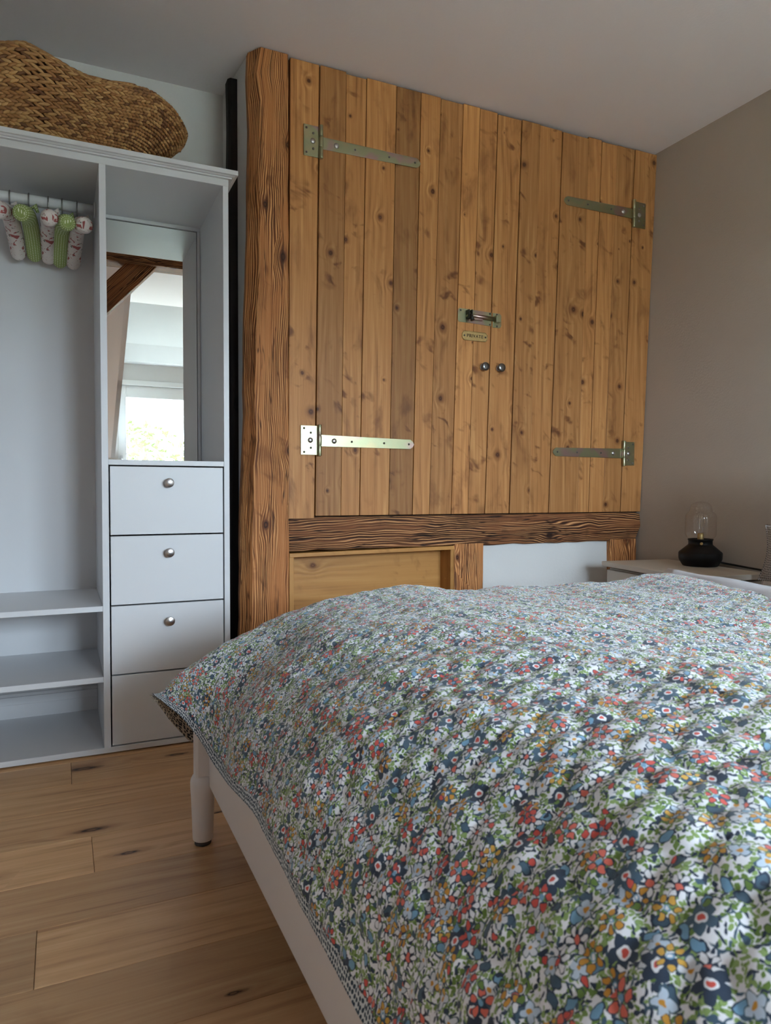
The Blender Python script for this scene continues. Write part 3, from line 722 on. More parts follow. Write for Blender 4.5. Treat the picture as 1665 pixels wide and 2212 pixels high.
# niche lined with pine under the beam
nt = thing('wooden_niche', 'pine lined niche set under the beam between tall and short posts', 'niche', (1.18, YW, 0.0))
ox, oy = 1.18, YW
def nb(name, x0, x1, y0, y1, z0, z1, grain, tone):
    b = MB(); b.box(x0 - ox, x1 - ox, y0 - oy, y1 - oy, z0, z1, grain, (random.random() * 5, random.random() * 5), tone); return b.build(name, M['niche'], nt, .0012)
tb = MB()   # the top board follows the slightly raked beam
tb.hexa([(p[0] - ox, p[1] - oy, p[2]) for p in [(.812, YW - .008, .632), (1.558, YW - .008, .640), (1.558, 2.795, .640), (.812, 2.795, .632), (.812, YW - .008, .648), (1.558, YW - .008, .656), (1.558, 2.795, .656), (.812, 2.795, .648)]], 'x', (2, 3), .75)
tb.build('top_board', M['niche'], nt, .001)
nb('side_board', .812, .830, YW - .006, 2.795, .05, .632, 'z', .7)
nb('side_board', 1.541, 1.558, YW - .006, 2.795, .05, .640, 'z', .35)
nb('back_board', .830, 1.541, 2.775, 2.795, .05, .634, 'x', .62)
nb('bottom_board', .830, 1.541, YW - .006, 2.795, .03, .05, 'x', .6)

# ------------------------------------------------------------------ wardrobe
W0 = (0.10, 2.545, 0.0)
wd = thing('open_wardrobe', 'white open wardrobe with mirror compartment and four drawers', 'wardrobe', W0)
def wp(name, x0, x1, y0, y1, z0, z1, bevel=.0012, mat='white', parent=None):
    b = MB(); b.box(x0 - W0[0], x1 - W0[0], y0 - W0[1], y1 - W0[1], z0, z1); return b.build(name, M[mat], parent or wd, bevel)
WL = -0.665; YF, YBK = 2.545, 3.035
wp('side_panel', .5285, .548, YF, YBK, 0, 1.975); wp('side_panel', WL, WL + .0195, YF, YBK, 0, 1.975)
wp('divider_panel', .121, .1425, YF, YBK - .012, .024, 1.975)
wp('bottom_panel', WL + .0195, .5285, YF, YBK - .012, 0.006, .0245)
wp('top_panel', WL, .548, YF + .004, YBK, 1.976, 1.995)
wp('shelf', WL + .0195, .121, YF + .002, YBK - .012, .488, .5065); wp('shelf', WL + .0195, .121, YF + .002, YBK - .012, .2475, .2665)
wp('mirror_shelf', .1425, .5285, YF + .001, YBK - .012, .982, 1.000)
bp = MB(); bp.box(WL + .0195 - W0[0], .121 - W0[0], .478, .49, .118, 1.976); bp.box(.1425 - W0[0], .5285 - W0[0], .478, .49, .024, 1.976); bp.build('back_panel', M['white'], wd)
lr = MB(); lr.box(WL + .02 - W0[0], .121 - W0[0], .462, .478, .078, .108); lr.box(WL + .02 - W0[0], .121 - W0[0], .470, .480, .020, .120); lr.build('back_rail', M['white'], wd, .002)
# cornice: frieze, cove and cap, mitred at the right end
cn = MB()
def cor(z0, z1, out0, out1):
    xa0, xb0, ya0 = WL - out0, .548 + out0, YF - out0; xa1, xb1, ya1 = WL - out1, .548 + out1, YF - out1
    P = [(xa0, ya0, z0), (xb0, ya0, z0), (xb0, YBK, z0), (xa0, YBK, z0), (xa1, ya1, z1), (xb1, ya1, z1), (xb1, YBK, z1), (xa1, YBK, z1)]
    cn.hexa([(p[0] - W0[0], p[1] - W0[1], p[2]) for p in P])
cor(1.973, 1.997, .0005, .0005); cor(1.997, 2.002, .010, .011); cor(2.002, 2.006, .016, .021); cor(2.006, 2.022, .029, .029)
cn.build('cornice', M['white'], wd, .001)
# drawers
for k, (z0, z1, kz) in enumerate(((.7455, .9775, .9226), (.5075, .7405, .681), (.2705, .5025, .443), (.0290, .2655, .206))):
    d_ = wp('drawer', .1472, .5242, YF + .0015, YF + .019, z0, z1, .001)
    box_ = MB(); box_.box(.155 - W0[0], .517 - W0[0], .019, .42, z0 + .02, z1 - .05); box_.build('drawer_box', M['white'], d_)
    kb = MB(); kb.lathe([(.006, 0), (.0055, -.008), (.009, -.013), (.0155, -.019), (.0160, -.0215), (.0145, -.0225), (.0004, -.0240)], (.3365 - W0[0], .0015, kz), 'y', 28)
    kb.build('knob', M['steel'], d_)
# mirror and its thin frame
mr = wp('mirror', .168, .5140, 3.004, 3.009, 1.002, 1.957, 0, 'mirror')
sb = MB(); sb.box(.1435 - W0[0], .5175 - W0[0], .4645, .4675, 1.001, 1.9605); sb.build('mirror_edge', M['gap'], mr)
mf = MB()
for x0, x1, z0, z1 in ((.1435, .5275, 1.960, 1.974), (.1435, .167, 1.001, 1.960), (.5165, .5275, 1.001, 1.960)):
    mf.box(x0 - W0[0], x1 - W0[0], 2.996 - W0[1], 3.012 - W0[1], z0, z1)
mf.build('mirror_frame', M['white'], mr, .001)
# clothes rail
cr = MB(); cr.tube([(WL + .0195 - W0[0], .245, 1.907), (.121 - W0[0], .245, 1.907)], .0185, 22); cr.build('clothes_rail', M['white'], wd)
for xx in (WL + .0195, .115):
    rb = MB(); rb.lathe([(.026, 0), (.026, .006)], (xx - W0[0], .245, 1.907), 'x', 22); rb.build('rail_socket', M['white'], wd)

# padded hangers, seen end on
def hanger(x, top, tilt, bend, kind, label, drop=.185, scale=1.0):
    t = thing('padded_hanger', label, 'clothes hanger', (x, 2.79, 1.907), 'padded hangers on the clothes rail')
    hk = MB(); pts = []
    for k in range(15):
        a = math.radians(-60 + 240 * k / 14); pts.append((0, .0215 * math.cos(a), .0215 * math.sin(a) + .0005))
    pts = pts[::-1]
    # hook wraps over the rail, then the stem drops to the pad
    stem = [(0, .0215 * math.cos(math.radians(180)), 0), (tilt * .2, -.016, -.022), (tilt * .4, -.006, -.036), (tilt * .6, -.002, top - 1.907)]
    hp = [(0, .0215 * math.cos(math.radians(a)), .0215 * math.sin(math.radians(a))) for a in range(-40, 181, 15)]
    hk.tube(hp + stem[1:], 0.0024, 8); hk.build('hook', M['darksteel'], t)
    z0 = top - 1.907
    # front arm: starts behind the hook, bends over and hangs towards the room
    fy = -.165
    front = [(0, .012, z0 - .026), (bend * .25, -.045, z0 - .030), (bend * .6, -.105, z0 - .046), (bend * .9, fy + .012, z0 - .062), (bend, fy, z0 - .066)]
    fm = MB(); fm.tube(smooth_path(front, 6), interp_r([.026, .028, .028, .027, .014], 6), 18); fm.build('padded_arm', M['hgreen' if kind == 'green' else 'hrose'], t)
    back = [(0, .010, z0 - .026), (-bend * .2, .06, z0 - .040), (-bend * .4, .12, z0 - .068), (-bend * .55, .175, z0 - .100), (-bend * .6, .19, z0 - .108)]
    bm_ = MB(); bm_.tube(smooth_path(back, 6), interp_r([.026, .0275, .027, .026, .014], 6), 18); bm_.build('padded_arm', M['hgreen' if kind == 'green' else 'hrose'], t)
    bow = MB(); bow.tube([(bend * .3 + .012, -.01, z0 + .006), (bend * .3 + .026, -.012, z0 + .016), (bend * .3 + .034, -.008, z0 - .004)], [.004, .010, .005], 10)
    bow.build('gathered_end', M['hgreen' if kind == 'green' else 'hrose'], t)
def smooth_path(p, sub):
    p = [Vector(q) for q in p]; out = []
    for i in range(len(p) - 1):
        p0, p1, p2, p3 = p[max(i - 1, 0)], p[i], p[i + 1], p[min(i + 2, len(p) - 1)]
        for k in range(sub):
            s_ = k / sub
            out.append(0.5 * ((2 * p1) + (p2 - p0) * s_ + (2 * p0 - 5 * p1 + 4 * p2 - p3) * s_ ** 2 + (3 * p1 - p0 - 3 * p2 + p3) * s_ ** 3))
    out.append(p[-1]); return out
def interp_r(r, sub):
    out = []
    for i in range(len(r) - 1):
        for k in range(sub): out.append(r[i] + (r[i + 1] - r[i]) * k / sub)
    out.append(r[-1]); return out
for a in ((-.153, 1.868, 0, -.030, 'rose', 'white rose print padded hanger, leftmost on the rail at the photo edge'),
          (-.094, 1.869, 0, -.020, 'green', 'green dotted padded hanger, second from left beside the leftmost rose one'),
          (-.033, 1.866, 0, .006, 'rose', 'white rose print padded hanger in the middle of the five'),
          (.011, 1.858, 0, .016, 'green', 'green dotted padded hanger, second from the wardrobe divider'),
          (.060, 1.858, 0, .022, 'rose', 'white rose print padded hanger nearest the wardrobe divider')):
    hanger(a[0], a[1], a[2], a[3], a[4], a[5], .185 if a[4] == 'green' else .178)

# ------------------------------------------------------------------ wicker basket on top of the wardrobe
def basket():
    bx, by, bz = -0.05, 2.775, 2.0225
    t = thing('wicker_basket', 'big brown woven wicker basket with a dipped rim on top of wardrobe', 'basket', (bx, by, bz))
    LX0, LX1 = -0.435, 0.425          # plan extent of the body at its widest
    prof_x = [-.50, -.42, -.30, -.20, -.12, -.054, .046, .10, .164, .272, .368, .43, .475]
    prof_h = [.13, .165, .215, .262, .302, .318, .290, .270, .256, .262, .282, .265, .228]
    def H(x): return float(np.interp(x, prof_x, prof_h))
    rad = [(0, .60), (.15, .665), (.36, .775), (.60, .90), (.78, .985), (.86, 1.0), (.92, .97), (.97, .89), (1.0, .80)]
    def P(th, f):
        r = float(np.interp(f, [q[0] for q in rad], [q[1] for q in rad]))
        cx = (LX0 + LX1) / 2; ax = (LX1 - LX0) / 2 + .06; ay = .205
        ct, st = math.cos(th), math.sin(th)
        e = .82
        x = cx + ax * r * math.copysign(abs(ct) ** e, ct); y = ay * r * math.copysign(abs(st) ** e, st)
        xt = cx + ax * math.copysign(abs(ct) ** e, ct)
        return Vector((x, y, H(xt) * f))
    core = MB(); rings = []
    for k in range(25):
        f = k / 24; rings.append([P(2 * PI * i / 72, f) * 1.0 for i in range(72)])
    rings = [[(q - Vector((q.x * .012, q.y * .03, 0))) for q in rg] for rg in rings]
    for k in range(1, 9):   # inner wall going back down
        f = 1 - k / 9; rings.append([(P(2 * PI * i / 72, min(f, .95)) * .90 + Vector((0, 0, .03))) for i in range(72)])
    core.loft(rings, True, True, True); core.build('basket_core', M['wicker_in'], t)
    st = MB(); rnd = random.Random(11); rows = 29; ncol = 148
    # low poly almond stitch
    sv = []; sf = []; nu, nvv = 6, 5
    for j in range(nvv):
        a = -PI / 2 + PI * (j + .5) / nvv if False else -1.25 + 2.5 * j / (nvv - 1)
        for i in range(nu):
            b_ = 2 * PI * i / nu; sv.append((math.sin(a), math.cos(a) * math.cos(b_), math.cos(a) * math.sin(b_)))
    for j in range(nvv - 1):
        for i in range(nu): sf.append((j * nu + i, j * nu + (i + 1) % nu, (j + 1) * nu + (i + 1) % nu, (j + 1) * nu + i))
    sf.append(tuple(range(nu))[::-1]); sf.append(tuple((nvv - 1) * nu + i for i in range(nu)))
    for rI in range(rows + 1):
        f = (rI + .45) / (rows + .6)
        for cI in range(ncol):
            th = 2 * PI * (cI + .5 * (rI % 2)) / ncol + rnd.uniform(-.004, .004)
            p = P(th, f)
            if p.y > .16: continue
            du = (P(th + .01, f) - P(th - .01, f)); dv = (P(th, min(f + .01, 1)) - P(th, max(f - .01, 0)))
            du.normalize(); dv.normalize(); nrm = du.cross(dv).normalized()
            if nrm.dot(Vector((p.x, p.y, 0.0))) < 0: nrm = -nrm
            arc = (P(th + PI / ncol, f) - P(th - PI / ncol, f)).length
            hh = H(p.x) / rows
            sl_ = .30 if rI % 2 else -.36
            ax_ = (du * math.cos(sl_) + dv * math.sin(sl_)).normalized(); bx_ = nrm.cross(ax_)
            b0 = len(st.v); tone = rnd.random(); L_ = arc * .66 + .001; Wd = hh * .60; Tk = .0064
            for q in sv: st.v.append(tuple(p + ax_ * q[0] * L_ + bx_ * q[1] * Wd + nrm * (q[2] * Tk + .0035)))
            for q in sf: st.face([b0 + i for i in q], None, tone, True)
    st.build('woven_strands', M['wicker'], t)
    rm = MB(); rp = [P(2 * PI * i / 90, 1.0) for i in range(91)]
    rm.tube(rp, .011, 10); rm.build('braided_rim', M['wicker'], t)
    ear = MB(); ear.tube([P(0, .60) + Vector((-.004, 0, .006)), P(0, .66) + Vector((.014, -.004, .003)), P(0, .72) + Vector((.006, 0, .0))], [.008, .012, .006], 10); ear.build('handle_knot', M['wicker'], t)
basket()

# ------------------------------------------------------------------ bed
bd = thing('bed_frame', 'white painted wooden bed frame with turned corner leg', 'bed', (1.35, 1.0, 0.0))
BX, BY = 1.35, 1.0
def leg(x, y, parent):
    b = MB(); hs = .0205
    sq = [(x - BX + sx * hs, y - BY + sy * hs) for sx, sy in ((-1, -1), (1, -1), (1, 1), (-1, 1))]
    rings = []
    ch = .006
    for z in (.172, .185, .33):
        rg = []
        for (sx, sy) in ((-1, -1), (1, -1), (1, 1), (-1, 1)):
            rg += [(x - BX + sx * hs, y - BY + sy * (hs - ch), z), (x - BX + sx * (hs - ch), y - BY + sy * hs, z)] if sx * sy > 0 else [(x - BX + sx * (hs - ch), y - BY + sy * hs, z), (x - BX + sx * hs, y - BY + sy * (hs - ch), z)]
        rings.append(rg)
    b.loft(rings)
    b.lathe([(.0245, .012), (.0255, .016), (.0268, .06), (.0290, .12), (.0306, .145), (.0308, .160), (.0295, .168), (.0245, .177), (.0205, .1785), (.018, .184)], (x - BX, y - BY, 0), 'z', 28)
    l = b.build('leg', M['whitebed'], parent, .0008)
    f = MB(); f.lathe([(.020, 0), (.021, .002), (.021, .012)], (x - BX, y - BY, 0), 'z', 20); f.build('felt_pad', M['felt'], l)
for x, y in ((.311, 1.805), (.311, .185), (2.44, 1.805), (2.44, .185)): leg(x + (.006 if x < 1 else 0), y, bd)
def bp_(name, x0, x1, y0, y1, z0, z1, bev=.003):
    b = MB(); b.box(x0 - BX, x1 - BX, y0 - BY, y1 - BY, z0, z1); return b.build(name, M['whitebed'], bd, bev)
bp_('foot_rail', .329, .350, .207, 1.783, .152, .335); bp_('side_rail', .333, 2.42, 1.795, 1.815, .155, .33); bp_('side_rail', .333, 2.42, .175, .195, .155, .33)
bp_('headboard', 2.425, 2.452, .207, 1.783, .152, .78)
for k in range(9): bp_('slat', .352, 2.42, .25 + k * .17, .33 + k * .17, .27, .285)
ms = MB(); ms.box(.44, 2.40, .21, 1.70, .287, .520); tag(ms.build('mattress', M['sheet'], None, .07, seg=5), 'white mattress mostly hidden under the floral bedspread', 'mattress')

# ---- quilted bedspread as a real puffed surface
def spread_surface():
    du, dv = 0.0062, 0.0068
    fx = np.array([0, .08, .23, .45, .67, 1.0]); fz = np.array([0, .37, .67, .87, .95, 1.0])
    # parameter s: 0 at the foot hem to 1 at profile top, then along the flat top
    w_ = np.linspace(0, 5, 400); fxs = np.interp(w_, range(6), fx); fzs = np.interp(w_, range(6), fz)
    # smooth the polyline profile
    ker = np.hanning(61); ker /= ker.sum(); odd = dict(mode='reflect', reflect_type='odd')
    fxs = np.convolve(np.pad(fxs, 30, **odd), ker, 'valid'); fzs = np.convolve(np.pad(fzs, 30, **odd), ker, 'valid')
    fxs = (fxs - fxs[0]) / (fxs[-1] - fxs[0]); fzs = (fzs - fzs[0]) / (fzs[-1] - fzs[0])
    XT = .76
    arc = np.concatenate([[0], np.cumsum(np.hypot(np.diff(fxs) * (XT - .29), np.diff(fzs) * .30))])
    NS = int(arc[-1] / du); S = np.linspace(0, arc[-1], NS); FX = np.interp(S, arc, fxs); FZ = np.interp(S, arc, fzs)
    # far side profile
    w2 = np.linspace(0, 4, 200); gy = np.interp(w2, range(5), [0, .46, .82, .97, 1.0]); gz = np.interp(w2, range(5), [0, .06, .24, .62, 1.0])
    ker = np.hanning(41); ker /= ker.sum()
    gy = np.convolve(np.pad(gy, 20, 'edge'), ker, 'valid'); gz = np.convolve(np.pad(gz, 20, 'edge'), ker, 'valid')
    gy = (gy - gy[0]) / (gy[-1] - gy[0]); gz = (gz - gz[0]) / (gz[-1] - gz[0])
    YN, YT, YF_ = .12, 1.68, 1.875
    arc2 = np.concatenate([[0], np.cumsum(np.hypot(np.diff(gy) * (YF_ - YT), np.diff(gz) * .32))])
    NT1 = int((YT - YN) / dv); NT2 = int(arc2[-1] / dv)
    Yb = np.concatenate([np.linspace(YN, YT, NT1, endpoint=False), YT + np.interp(np.linspace(0, arc2[-1], NT2), arc2, gy) * (YF_ - YT)])
    GZ = np.concatenate([np.zeros(NT1), np.interp(np.linspace(0, arc2[-1], NT2), arc2, gz)])
    TV = np.concatenate([np.linspace(YN, YT, NT1, endpoint=False), YT + np.linspace(0, arc2[-1], NT2)])
    NX = int((1.80 - XT) / du)
    nS = NS + NX; nT = len(Yb)
    hemY = [.1, .5, .7, 1.0, 1.2, 1.42, 1.52, 1.60, 1.68, 1.76, 1.82, 1.875]
    hemZ = [.31, .31, .312, .330, .332, .300, .284, .278, .304, .352, .376, .386]
    hemX = [.292, .292, .294, .297, .300, .303, .304, .303, .294, .258, .224, .203]
    Xh = np.interp(Yb, hemY, hemX); Zh = np.interp(Yb, hemY, hemZ)
    ker = np.hanning(15); ker /= ker.sum()
    Xh = np.convolve(np.pad(Xh, 7, 'edge'), ker, 'valid'); Zh = np.convolve(np.pad(Zh, 7, 'edge'), ker, 'valid')
    X = np.zeros((nS, nT)); Z = np.zeros((nS, nT)); U = np.zeros((nS, nT))
    ztop = .628
    X[:NS] = Xh[None, :] + FX[:, None] * (XT - Xh)[None, :]
    Z[:NS] = Zh[None, :] + FZ[:, None] * (ztop - Zh)[None, :]
    xe = 1.812 - (1.73 - np.clip(Yb, .6, 1.80)) * .36            # the head edge lies a little askew
    f = np.linspace(0, 1, NX + 1)[1:]
    X[NS:] = XT + f[:, None] * (xe - XT)[None, :]
    Z[NS:] = ztop
    U[:NS] = S[:, None]; U[NS:] = S[-1] + (X[NS:] - XT)
    Y = np.repeat(Yb[None, :], nS, 0); T = np.repeat(TV[None, :], nS, 0)
    # top relief: humps measured on the far silhouette and broad wrinkles
    rel = np.interp(X[:, :], [.3, .55, .70, .85, 1.05, 1.35, 1.60, 1.75, 1.9], [0, .004, .014, .014, -.008, -.010, -.002, .006, .004])
    topness = np.clip((Z - .5) / .12, 0, 1)
    Z = Z + rel * topness
    # far side drop
    zf = np.interp(X, [.20, .25, .30, .36, .6, 3], [.386, .300, .238, .212, .20, .20])
    Z = Z + GZ[None, :] * np.minimum(zf - Z, 0)
    wr = .0040 * np.sin(U * 9 + 2.2 * np.sin(T * 5.1)) * np.sin(T * 7.3 + 1.7 * np.sin(U * 4.3)) + .0035 * np.sin(U * 23 + T * 11 + 3 * np.sin(T * 6))
    # soft folds running down the foot side
    side = np.clip(1 - (U / .42), 0, 1)
    fold = .010 * side * np.sin(T * 15 + 1.3 * np.sin(T * 4)) * np.clip((1.75 - Y) / .2, 0, 1)
    # quilting: ogee puffs between wavy stitch lines
    Lq = .053; rq = np.random.RandomState(5); GN = 80      # irregular puffs between meandering stitch lines
    jit = rq.uniform(-.30, .30, (GN, GN, 2))
    gu = U / Lq + 4; gv = T / (Lq * .9) + 4; iu = np.floor(gu).astype(int); iv = np.floor(gv).astype(int)
    f1 = np.full_like(U, 9.); f2 = np.full_like(U, 9.)
    for a_ in (-1, 0, 1):
        for b_ in (-1, 0, 1):
            cu_, cv_ = (iu + a_) % GN, (iv + b_) % GN
            d_ = np.hypot(gu - (iu + a_ + .5 + jit[cu_, cv_, 0] ), gv - (iv + b_ + .5 + .5 * ((iu + a_) % 2) - .25 + jit[cu_, cv_, 1]))
            f2 = np.where(d_ < f1, f1, np.minimum(f2, d_)); f1 = np.minimum(f1, d_)
    puff = .0095 * np.power(np.clip((f2 - f1) / .75, 0, 1), .45) * np.interp(Y, [.5, 1.3, 1.7], [1, .62, .42])
    disp = wr + fold + puff
    P_ = np.stack([X, Y, Z], -1)
    dU = np.gradient(P_, axis=0); dT = np.gradient(P_, axis=1)
    N = np.cross(dU, dT); N /= np.linalg.norm(N, axis=-1, keepdims=True) + 1e-9
    N *= np.sign(N[..., 2:3] + 1e-6) if False else 1
    if N[nS // 2, nT // 2, 2] < 0: N = -N
    edge = np.clip(np.minimum(U / .03, (TV[-1] - T) / .03), 0, 1)
    P2 = P_ + N * (disp * (.25 + .75 * edge))[..., None]
    return P2, N, U, T, nS, nT, TV[-1]
P2, N2, U2, T2, nS, nT, TVmax = spread_surface()
def grid_mesh(name, mat, P, U, T, mask=None, parent=None, smooth=True):
    nS, nT = P.shape[:2]
    idx = np.arange(nS * nT).reshape(nS, nT)
    q = np.stack([idx[:-1, :-1], idx[1:, :-1], idx[1:, 1:], idx[:-1, 1:]], -1)
    if mask is not None: q = q[mask[:-1, :-1]]
    q = q.reshape(-1, 4)
    used = np.unique(q); remap = np.full(nS * nT, -1); remap[used] = np.arange(len(used))
    me = bpy.data.meshes.new(name); co = P.reshape(-1, 3)[used]
    me.vertices.add(len(used)); me.vertices.foreach_set('co', co.astype(np.float32).ravel())
    qq = remap[q]; nf = len(qq)
    me.loops.add(nf * 4); me.loops.foreach_set('vertex_index', qq.astype(np.int32).ravel())
    me.polygons.add(nf); me.polygons.foreach_set('loop_start', (np.arange(nf) * 4).astype(np.int32))
    me.polygons.foreach_set('use_smooth', np.ones(nf, dtype=bool) if smooth else np.zeros(nf, dtype=bool))
    uvl = me.uv_layers.new(name='UVMap'); uvs = np.stack([U.reshape(-1)[q], T.reshape(-1)[q]], -1)
    uvl.data.foreach_set('uv', uvs.astype(np.float32).ravel())
    me.update(calc_edges=True); me.validate(); me.materials.append(mat)
    o = bpy.data.objects.new(name, me); COL.objects.link(o)
    if parent: o.parent = parent
    return o
hem = (U2 < .017) | (T2 > TVmax - .017)
bs = grid_mesh('quilted_bedspread', M['floral'], P2, U2, T2, ~hem)
tag(bs, 'quilted floral bedspread in red, orange, green and navy draped over the bed', 'bedspread')
grid_mesh('binding', M['binding'], P2 + N2 * .0006, U2, T2, hem, bs)['label'] = 'pale blue binding with navy dots along the hem'
step = 4
ii = np.unique(np.append(np.arange(0, nS, step), nS - 1)); jj = np.unique(np.append(np.arange(0, nT, step), nT - 1))
grid_mesh('lining', M['lining'], (P2 - N2 * .007)[np.ix_(ii, jj)], U2[np.ix_(ii, jj)], T2[np.ix_(ii, jj)], None, bs)['label'] = 'beige lining with black dots'

# white duvet edge showing past the bedspread at the head end
def roll(name, pts, rx, rz, mat, n=16):
    b = MB(); rings = []
    for p in pts: rings.append([(p[0] + rx * math.cos(2 * PI * k / n), p[1], p[2] + rz * math.sin(2 * PI * k / n)) for k in range(n)])
    b.loft(rings, True, True, True); return b.build(name, mat)
db = MB(); rings = []
for k in range(31):
    y_ = .25 + (1.72 - .25) * k / 30
    xo = 1.822 - (1.73 - y_) * .17; xe_ = 1.812 - (1.73 - max(y_, .6)) * .36; zt_ = .644 + .002 * math.sin(k * 1.1)
    xi = min(xe_, xo - .03)
    rings.append([(xi - .14, y_, .545), (xi - .14, y_, .575), (xi - .02, y_, zt_ - .030), (xi + .006, y_, zt_ - .006), (xo - .012, y_, zt_), (xo - .002, y_, zt_ - .012), (xo, y_, zt_ - .034), (xo - .01, y_, .545)])
db.loft(rings, True, True, True)
tag(db.build('duvet', M['sheet']), 'white duvet edge showing past the floral bedspread at the head end', 'duvet')

def cushion(name, mat, label, cat, cx, cy, cz, wy, hz, th, lean, power=2.6, group=None):
    """pillow standing across the bed: width along y, height along z, leaning back"""
    n = 26; b = MB(); t = thing(name, label, cat, (cx, cy, cz), group)
    for s_ in (-1, 1):
        base = len(b.v)
        for i in range(n + 1):
            for j in range(n + 1):
                a, c = 2 * i / n - 1, 2 * j / n - 1
                e = max(0, (1 - abs(a) ** power)) ** .5 * max(0, (1 - abs(c) ** power)) ** .5
                pin = 1 - .05 * (1 - abs(a) ** 2) * (abs(c) ** 4); pin2 = 1 - .05 * (1 - abs(c) ** 2) * (abs(a) ** 4)
                yy = a * wy * pin2; zz = c * hz * pin + hz
                b.v.append((s_ * th * e + lean * zz, yy, zz))
        for i in range(n):
            for j in range(n):
                q = (base + i * (n + 1) + j, base + (i + 1) * (n + 1) + j, base + (i + 1) * (n + 1) + j + 1, base + i * (n + 1) + j + 1)
                uvq = [(i * 2 * wy / n, j * 2 * hz / n), ((i + 1) * 2 * wy / n, j * 2 * hz / n), ((i + 1) * 2 * wy / n, (j + 1) * 2 * hz / n), (i * 2 * wy / n, (j + 1) * 2 * hz / n)]
                b.face(q, uvq, .5, True)
    b.build('pillow_cover', mat, t)
    pp = MB(); bor = []
    for k in range(48):
        q_ = k % 12 / 6 - 1; sd_ = k // 12
        a, c = ((q_, -1), (1, q_), (-q_, 1), (-1, -q_))[sd_]
        pin = 1 - .05 * (1 - a * a) * c ** 4; pin2 = 1 - .05 * (1 - c * c) * a ** 4; zz = c * hz * pin + hz
        bor.append((lean * zz, a * wy * pin2, zz))
    bor.append(bor[0])
    pp.tube(bor, .003, 6); pp.build('piping', mat, t)
    return t
cushion('pillow', M['sheet'], 'white pillow standing behind the grey dotted cushions at right edge', 'pillow', 2.27, 1.268, .524, .47, .25, .06, .10)
cushion('cushion', M['dotgrey'], 'grey dotted cushion standing upright at the right edge of the photo', 'cushion', 2.14, 1.225, .60, .42, .092, .06, .18, group='grey dotted cushions on the bed')
# lower cushion lies flat beneath the standing one
def flat_cushion():
    t = thing('cushion', 'grey dotted cushion lying flat below the standing one at right edge', 'cushion', (2.13, 1.215, .524), 'grey dotted cushions on the bed')
    n = 24; b = MB(); wx, wy, th = .15, .455, .036
    for s_ in (-1, 1):
        base = len(b.v)
        for i in range(n + 1):
            for j in range(n + 1):
                a, c = 2 * i / n - 1, 2 * j / n - 1
                e = max(0, (1 - abs(a) ** 3)) ** .5 * max(0, (1 - abs(c) ** 6)) ** .5
                b.v.append((a * wx, c * wy, th + s_ * th * e))
        for i in range(n):
            for j in range(n):
                q = (base + i * (n + 1) + j, base + (i + 1) * (n + 1) + j, base + (i + 1) * (n + 1) + j + 1, base + i * (n + 1) + j + 1)
                uvq = [(i * 2 * wx / n, j * 2 * wy / n), ((i + 1) * 2 * wx / n, j * 2 * wy / n), ((i + 1) * 2 * wx / n, (j + 1) * 2 * wy / n), (i * 2 * wx / n, (j + 1) * 2 * wy / n)]
                b.face(q, uvq, .5, True)
    b.build('pillow_cover', M['dotgrey'], t)
flat_cushion()

# ------------------------------------------------------------------ nightstand and lamp
NSZ = .575; ang = math.radians(-8.0)
ns = thing('nightstand', 'cream white nightstand in the right corner with black lamp on it', 'nightstand', (2.225, 2.235, 0.0), None, ang)
# local frame: x from the drawer front (left) to the wall, y along the front
def np_(name, x0, x1, y0, y1, z0, z1, bev=.002, par=None):
    b = MB(); b.box(x0, x1, y0, y1, z0, z1); return b.build(name, M['cream'], par or ns, bev)
np_('top', -.012, .350, -.305, .305, NSZ - .022, NSZ, .003)
np_('body', .022, .340, -.290, .290, .10, NSZ - .030)
for z0, z1 in ((.345, NSZ - .036), (.115, .330)):
    dd = np_('drawer', .000, .022, -.280, .280, z0, z1, .003)
    kb = MB(); kb.lathe([(.006, 0), (.006, -.012), (.013, -.018), (.014, -.024), (.0004, -.027)], (0, 0, (z0 + z1) / 2), 'x', 20); kb.build('knob', M['steel'], dd)
for x_ in (.04, .315):
    for y_ in (-.265, .265):
        lg = MB(); lg.box(x_ - .018, x_ + .018, y_ - .018, y_ + .018, 0, .102); lg.build('leg', M['cream'], ns, .003)

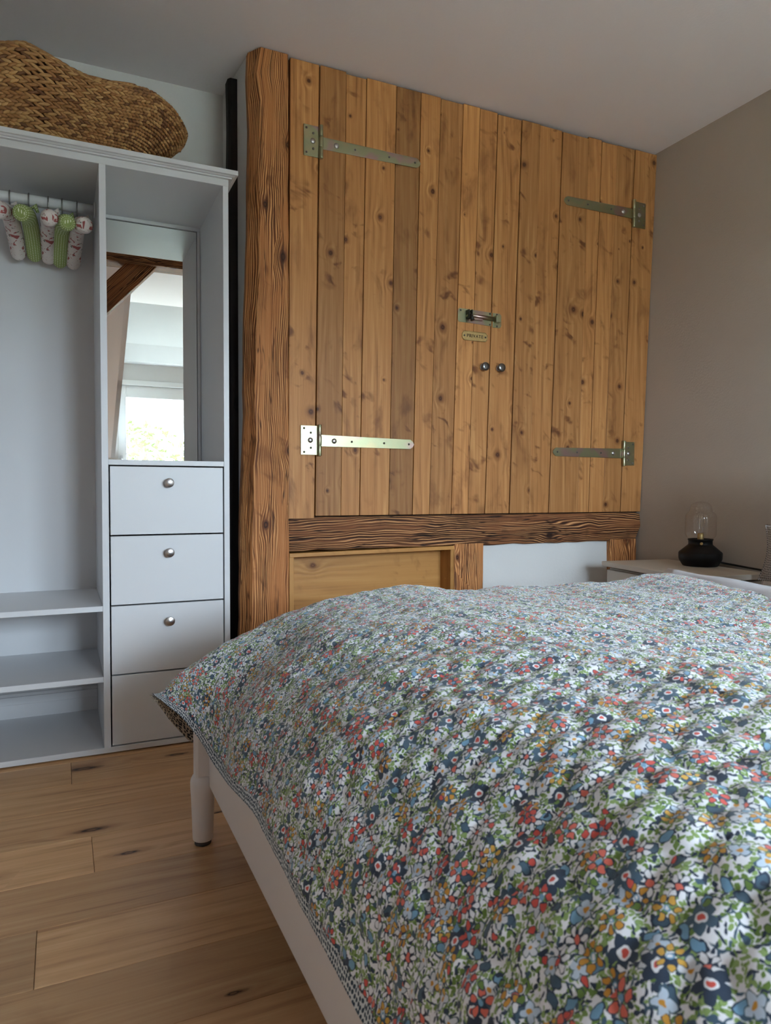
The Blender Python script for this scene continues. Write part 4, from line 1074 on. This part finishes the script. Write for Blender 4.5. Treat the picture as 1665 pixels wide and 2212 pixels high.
LX, LY = 2.512, 2.212
lm = thing('table_lamp', 'black metal table lamp with clear glass shade on the nightstand', 'lamp', (LX, LY, NSZ))
b = MB(); b.lathe([(.0004, 0), (.070, 0), (.073, .004), (.086, .026), (.088, .034), (.0885, .056), (.086, .060), (.056, .086), (.050, .091), (.0488, .096), (.0488, .110), (.0515, .112), (.0515, .1165), (.046, .117), (.046, .108), (.0004, .108)], (0, 0, 0), 'z', 48)
b.build('lamp_base', M['lampblack'], lm, 0)
sw = MB()
va = Vector((-LX, -LY, 0)).normalized()          # the switch faces out over the bed
side_ = Vector((-va.y, va.x, 0))
cpos = va * .047 + Vector((0, 0, .099)) + side_ * .004
sw.tube([cpos, cpos + va * .009, cpos + va * .0095], [.0062, .0062, .004], 16); sw.build('switch', M['brass'], lm)
sk = MB(); sk.lathe([(.012, .108), (.013, .112), (.013, .135), (.010, .142)], (0, 0, 0), 'z', 20); sk.build('socket', M['brass'], lm)
bl = MB(); bl.lathe([(.009, .140), (.0115, .150), (.015, .172), (.0165, .195), (.0155, .213), (.011, .226), (.005, .231), (.0003, .232)], (0, 0, 0), 'z', 24, caps=False); bulb = bl.build('bulb', M['lampglass'], lm)
fi = MB()
for k in range(4):
    a = k * PI / 2; fi.tube([(.004 * math.cos(a), .004 * math.sin(a), .150), (.007 * math.cos(a + .5), .007 * math.sin(a + .5), .205)], .0004, 5)
fi.build('filament', M['brass'], bulb)
gs_ = MB(); gs_.lathe([(.046, .1165), (.050, .119), (.059, .126), (.0625, .136), (.063, .150), (.063, .205), (.0625, .216), (.058, .226), (.049, .232), (.0455, .238), (.044, .250), (.040, .262), (.030, .272), (.015, .277), (.0003, .278)], (0, 0, 0), 'z', 48, caps=False)
gsh = gs_.build('glass_shade', M['lampglass'], lm)
cbm = MB(); path = smooth_path([(.080, -.010, .018), (.105, -.035, .010), (.110, -.085, .006), (.098, -.150, .0035), (.075, -.215, .0035), (.06, -.255, .0035)], 8)
cbm.tube(path, .0042, 8); cbm.build('power_cord', M['cable'], lm)
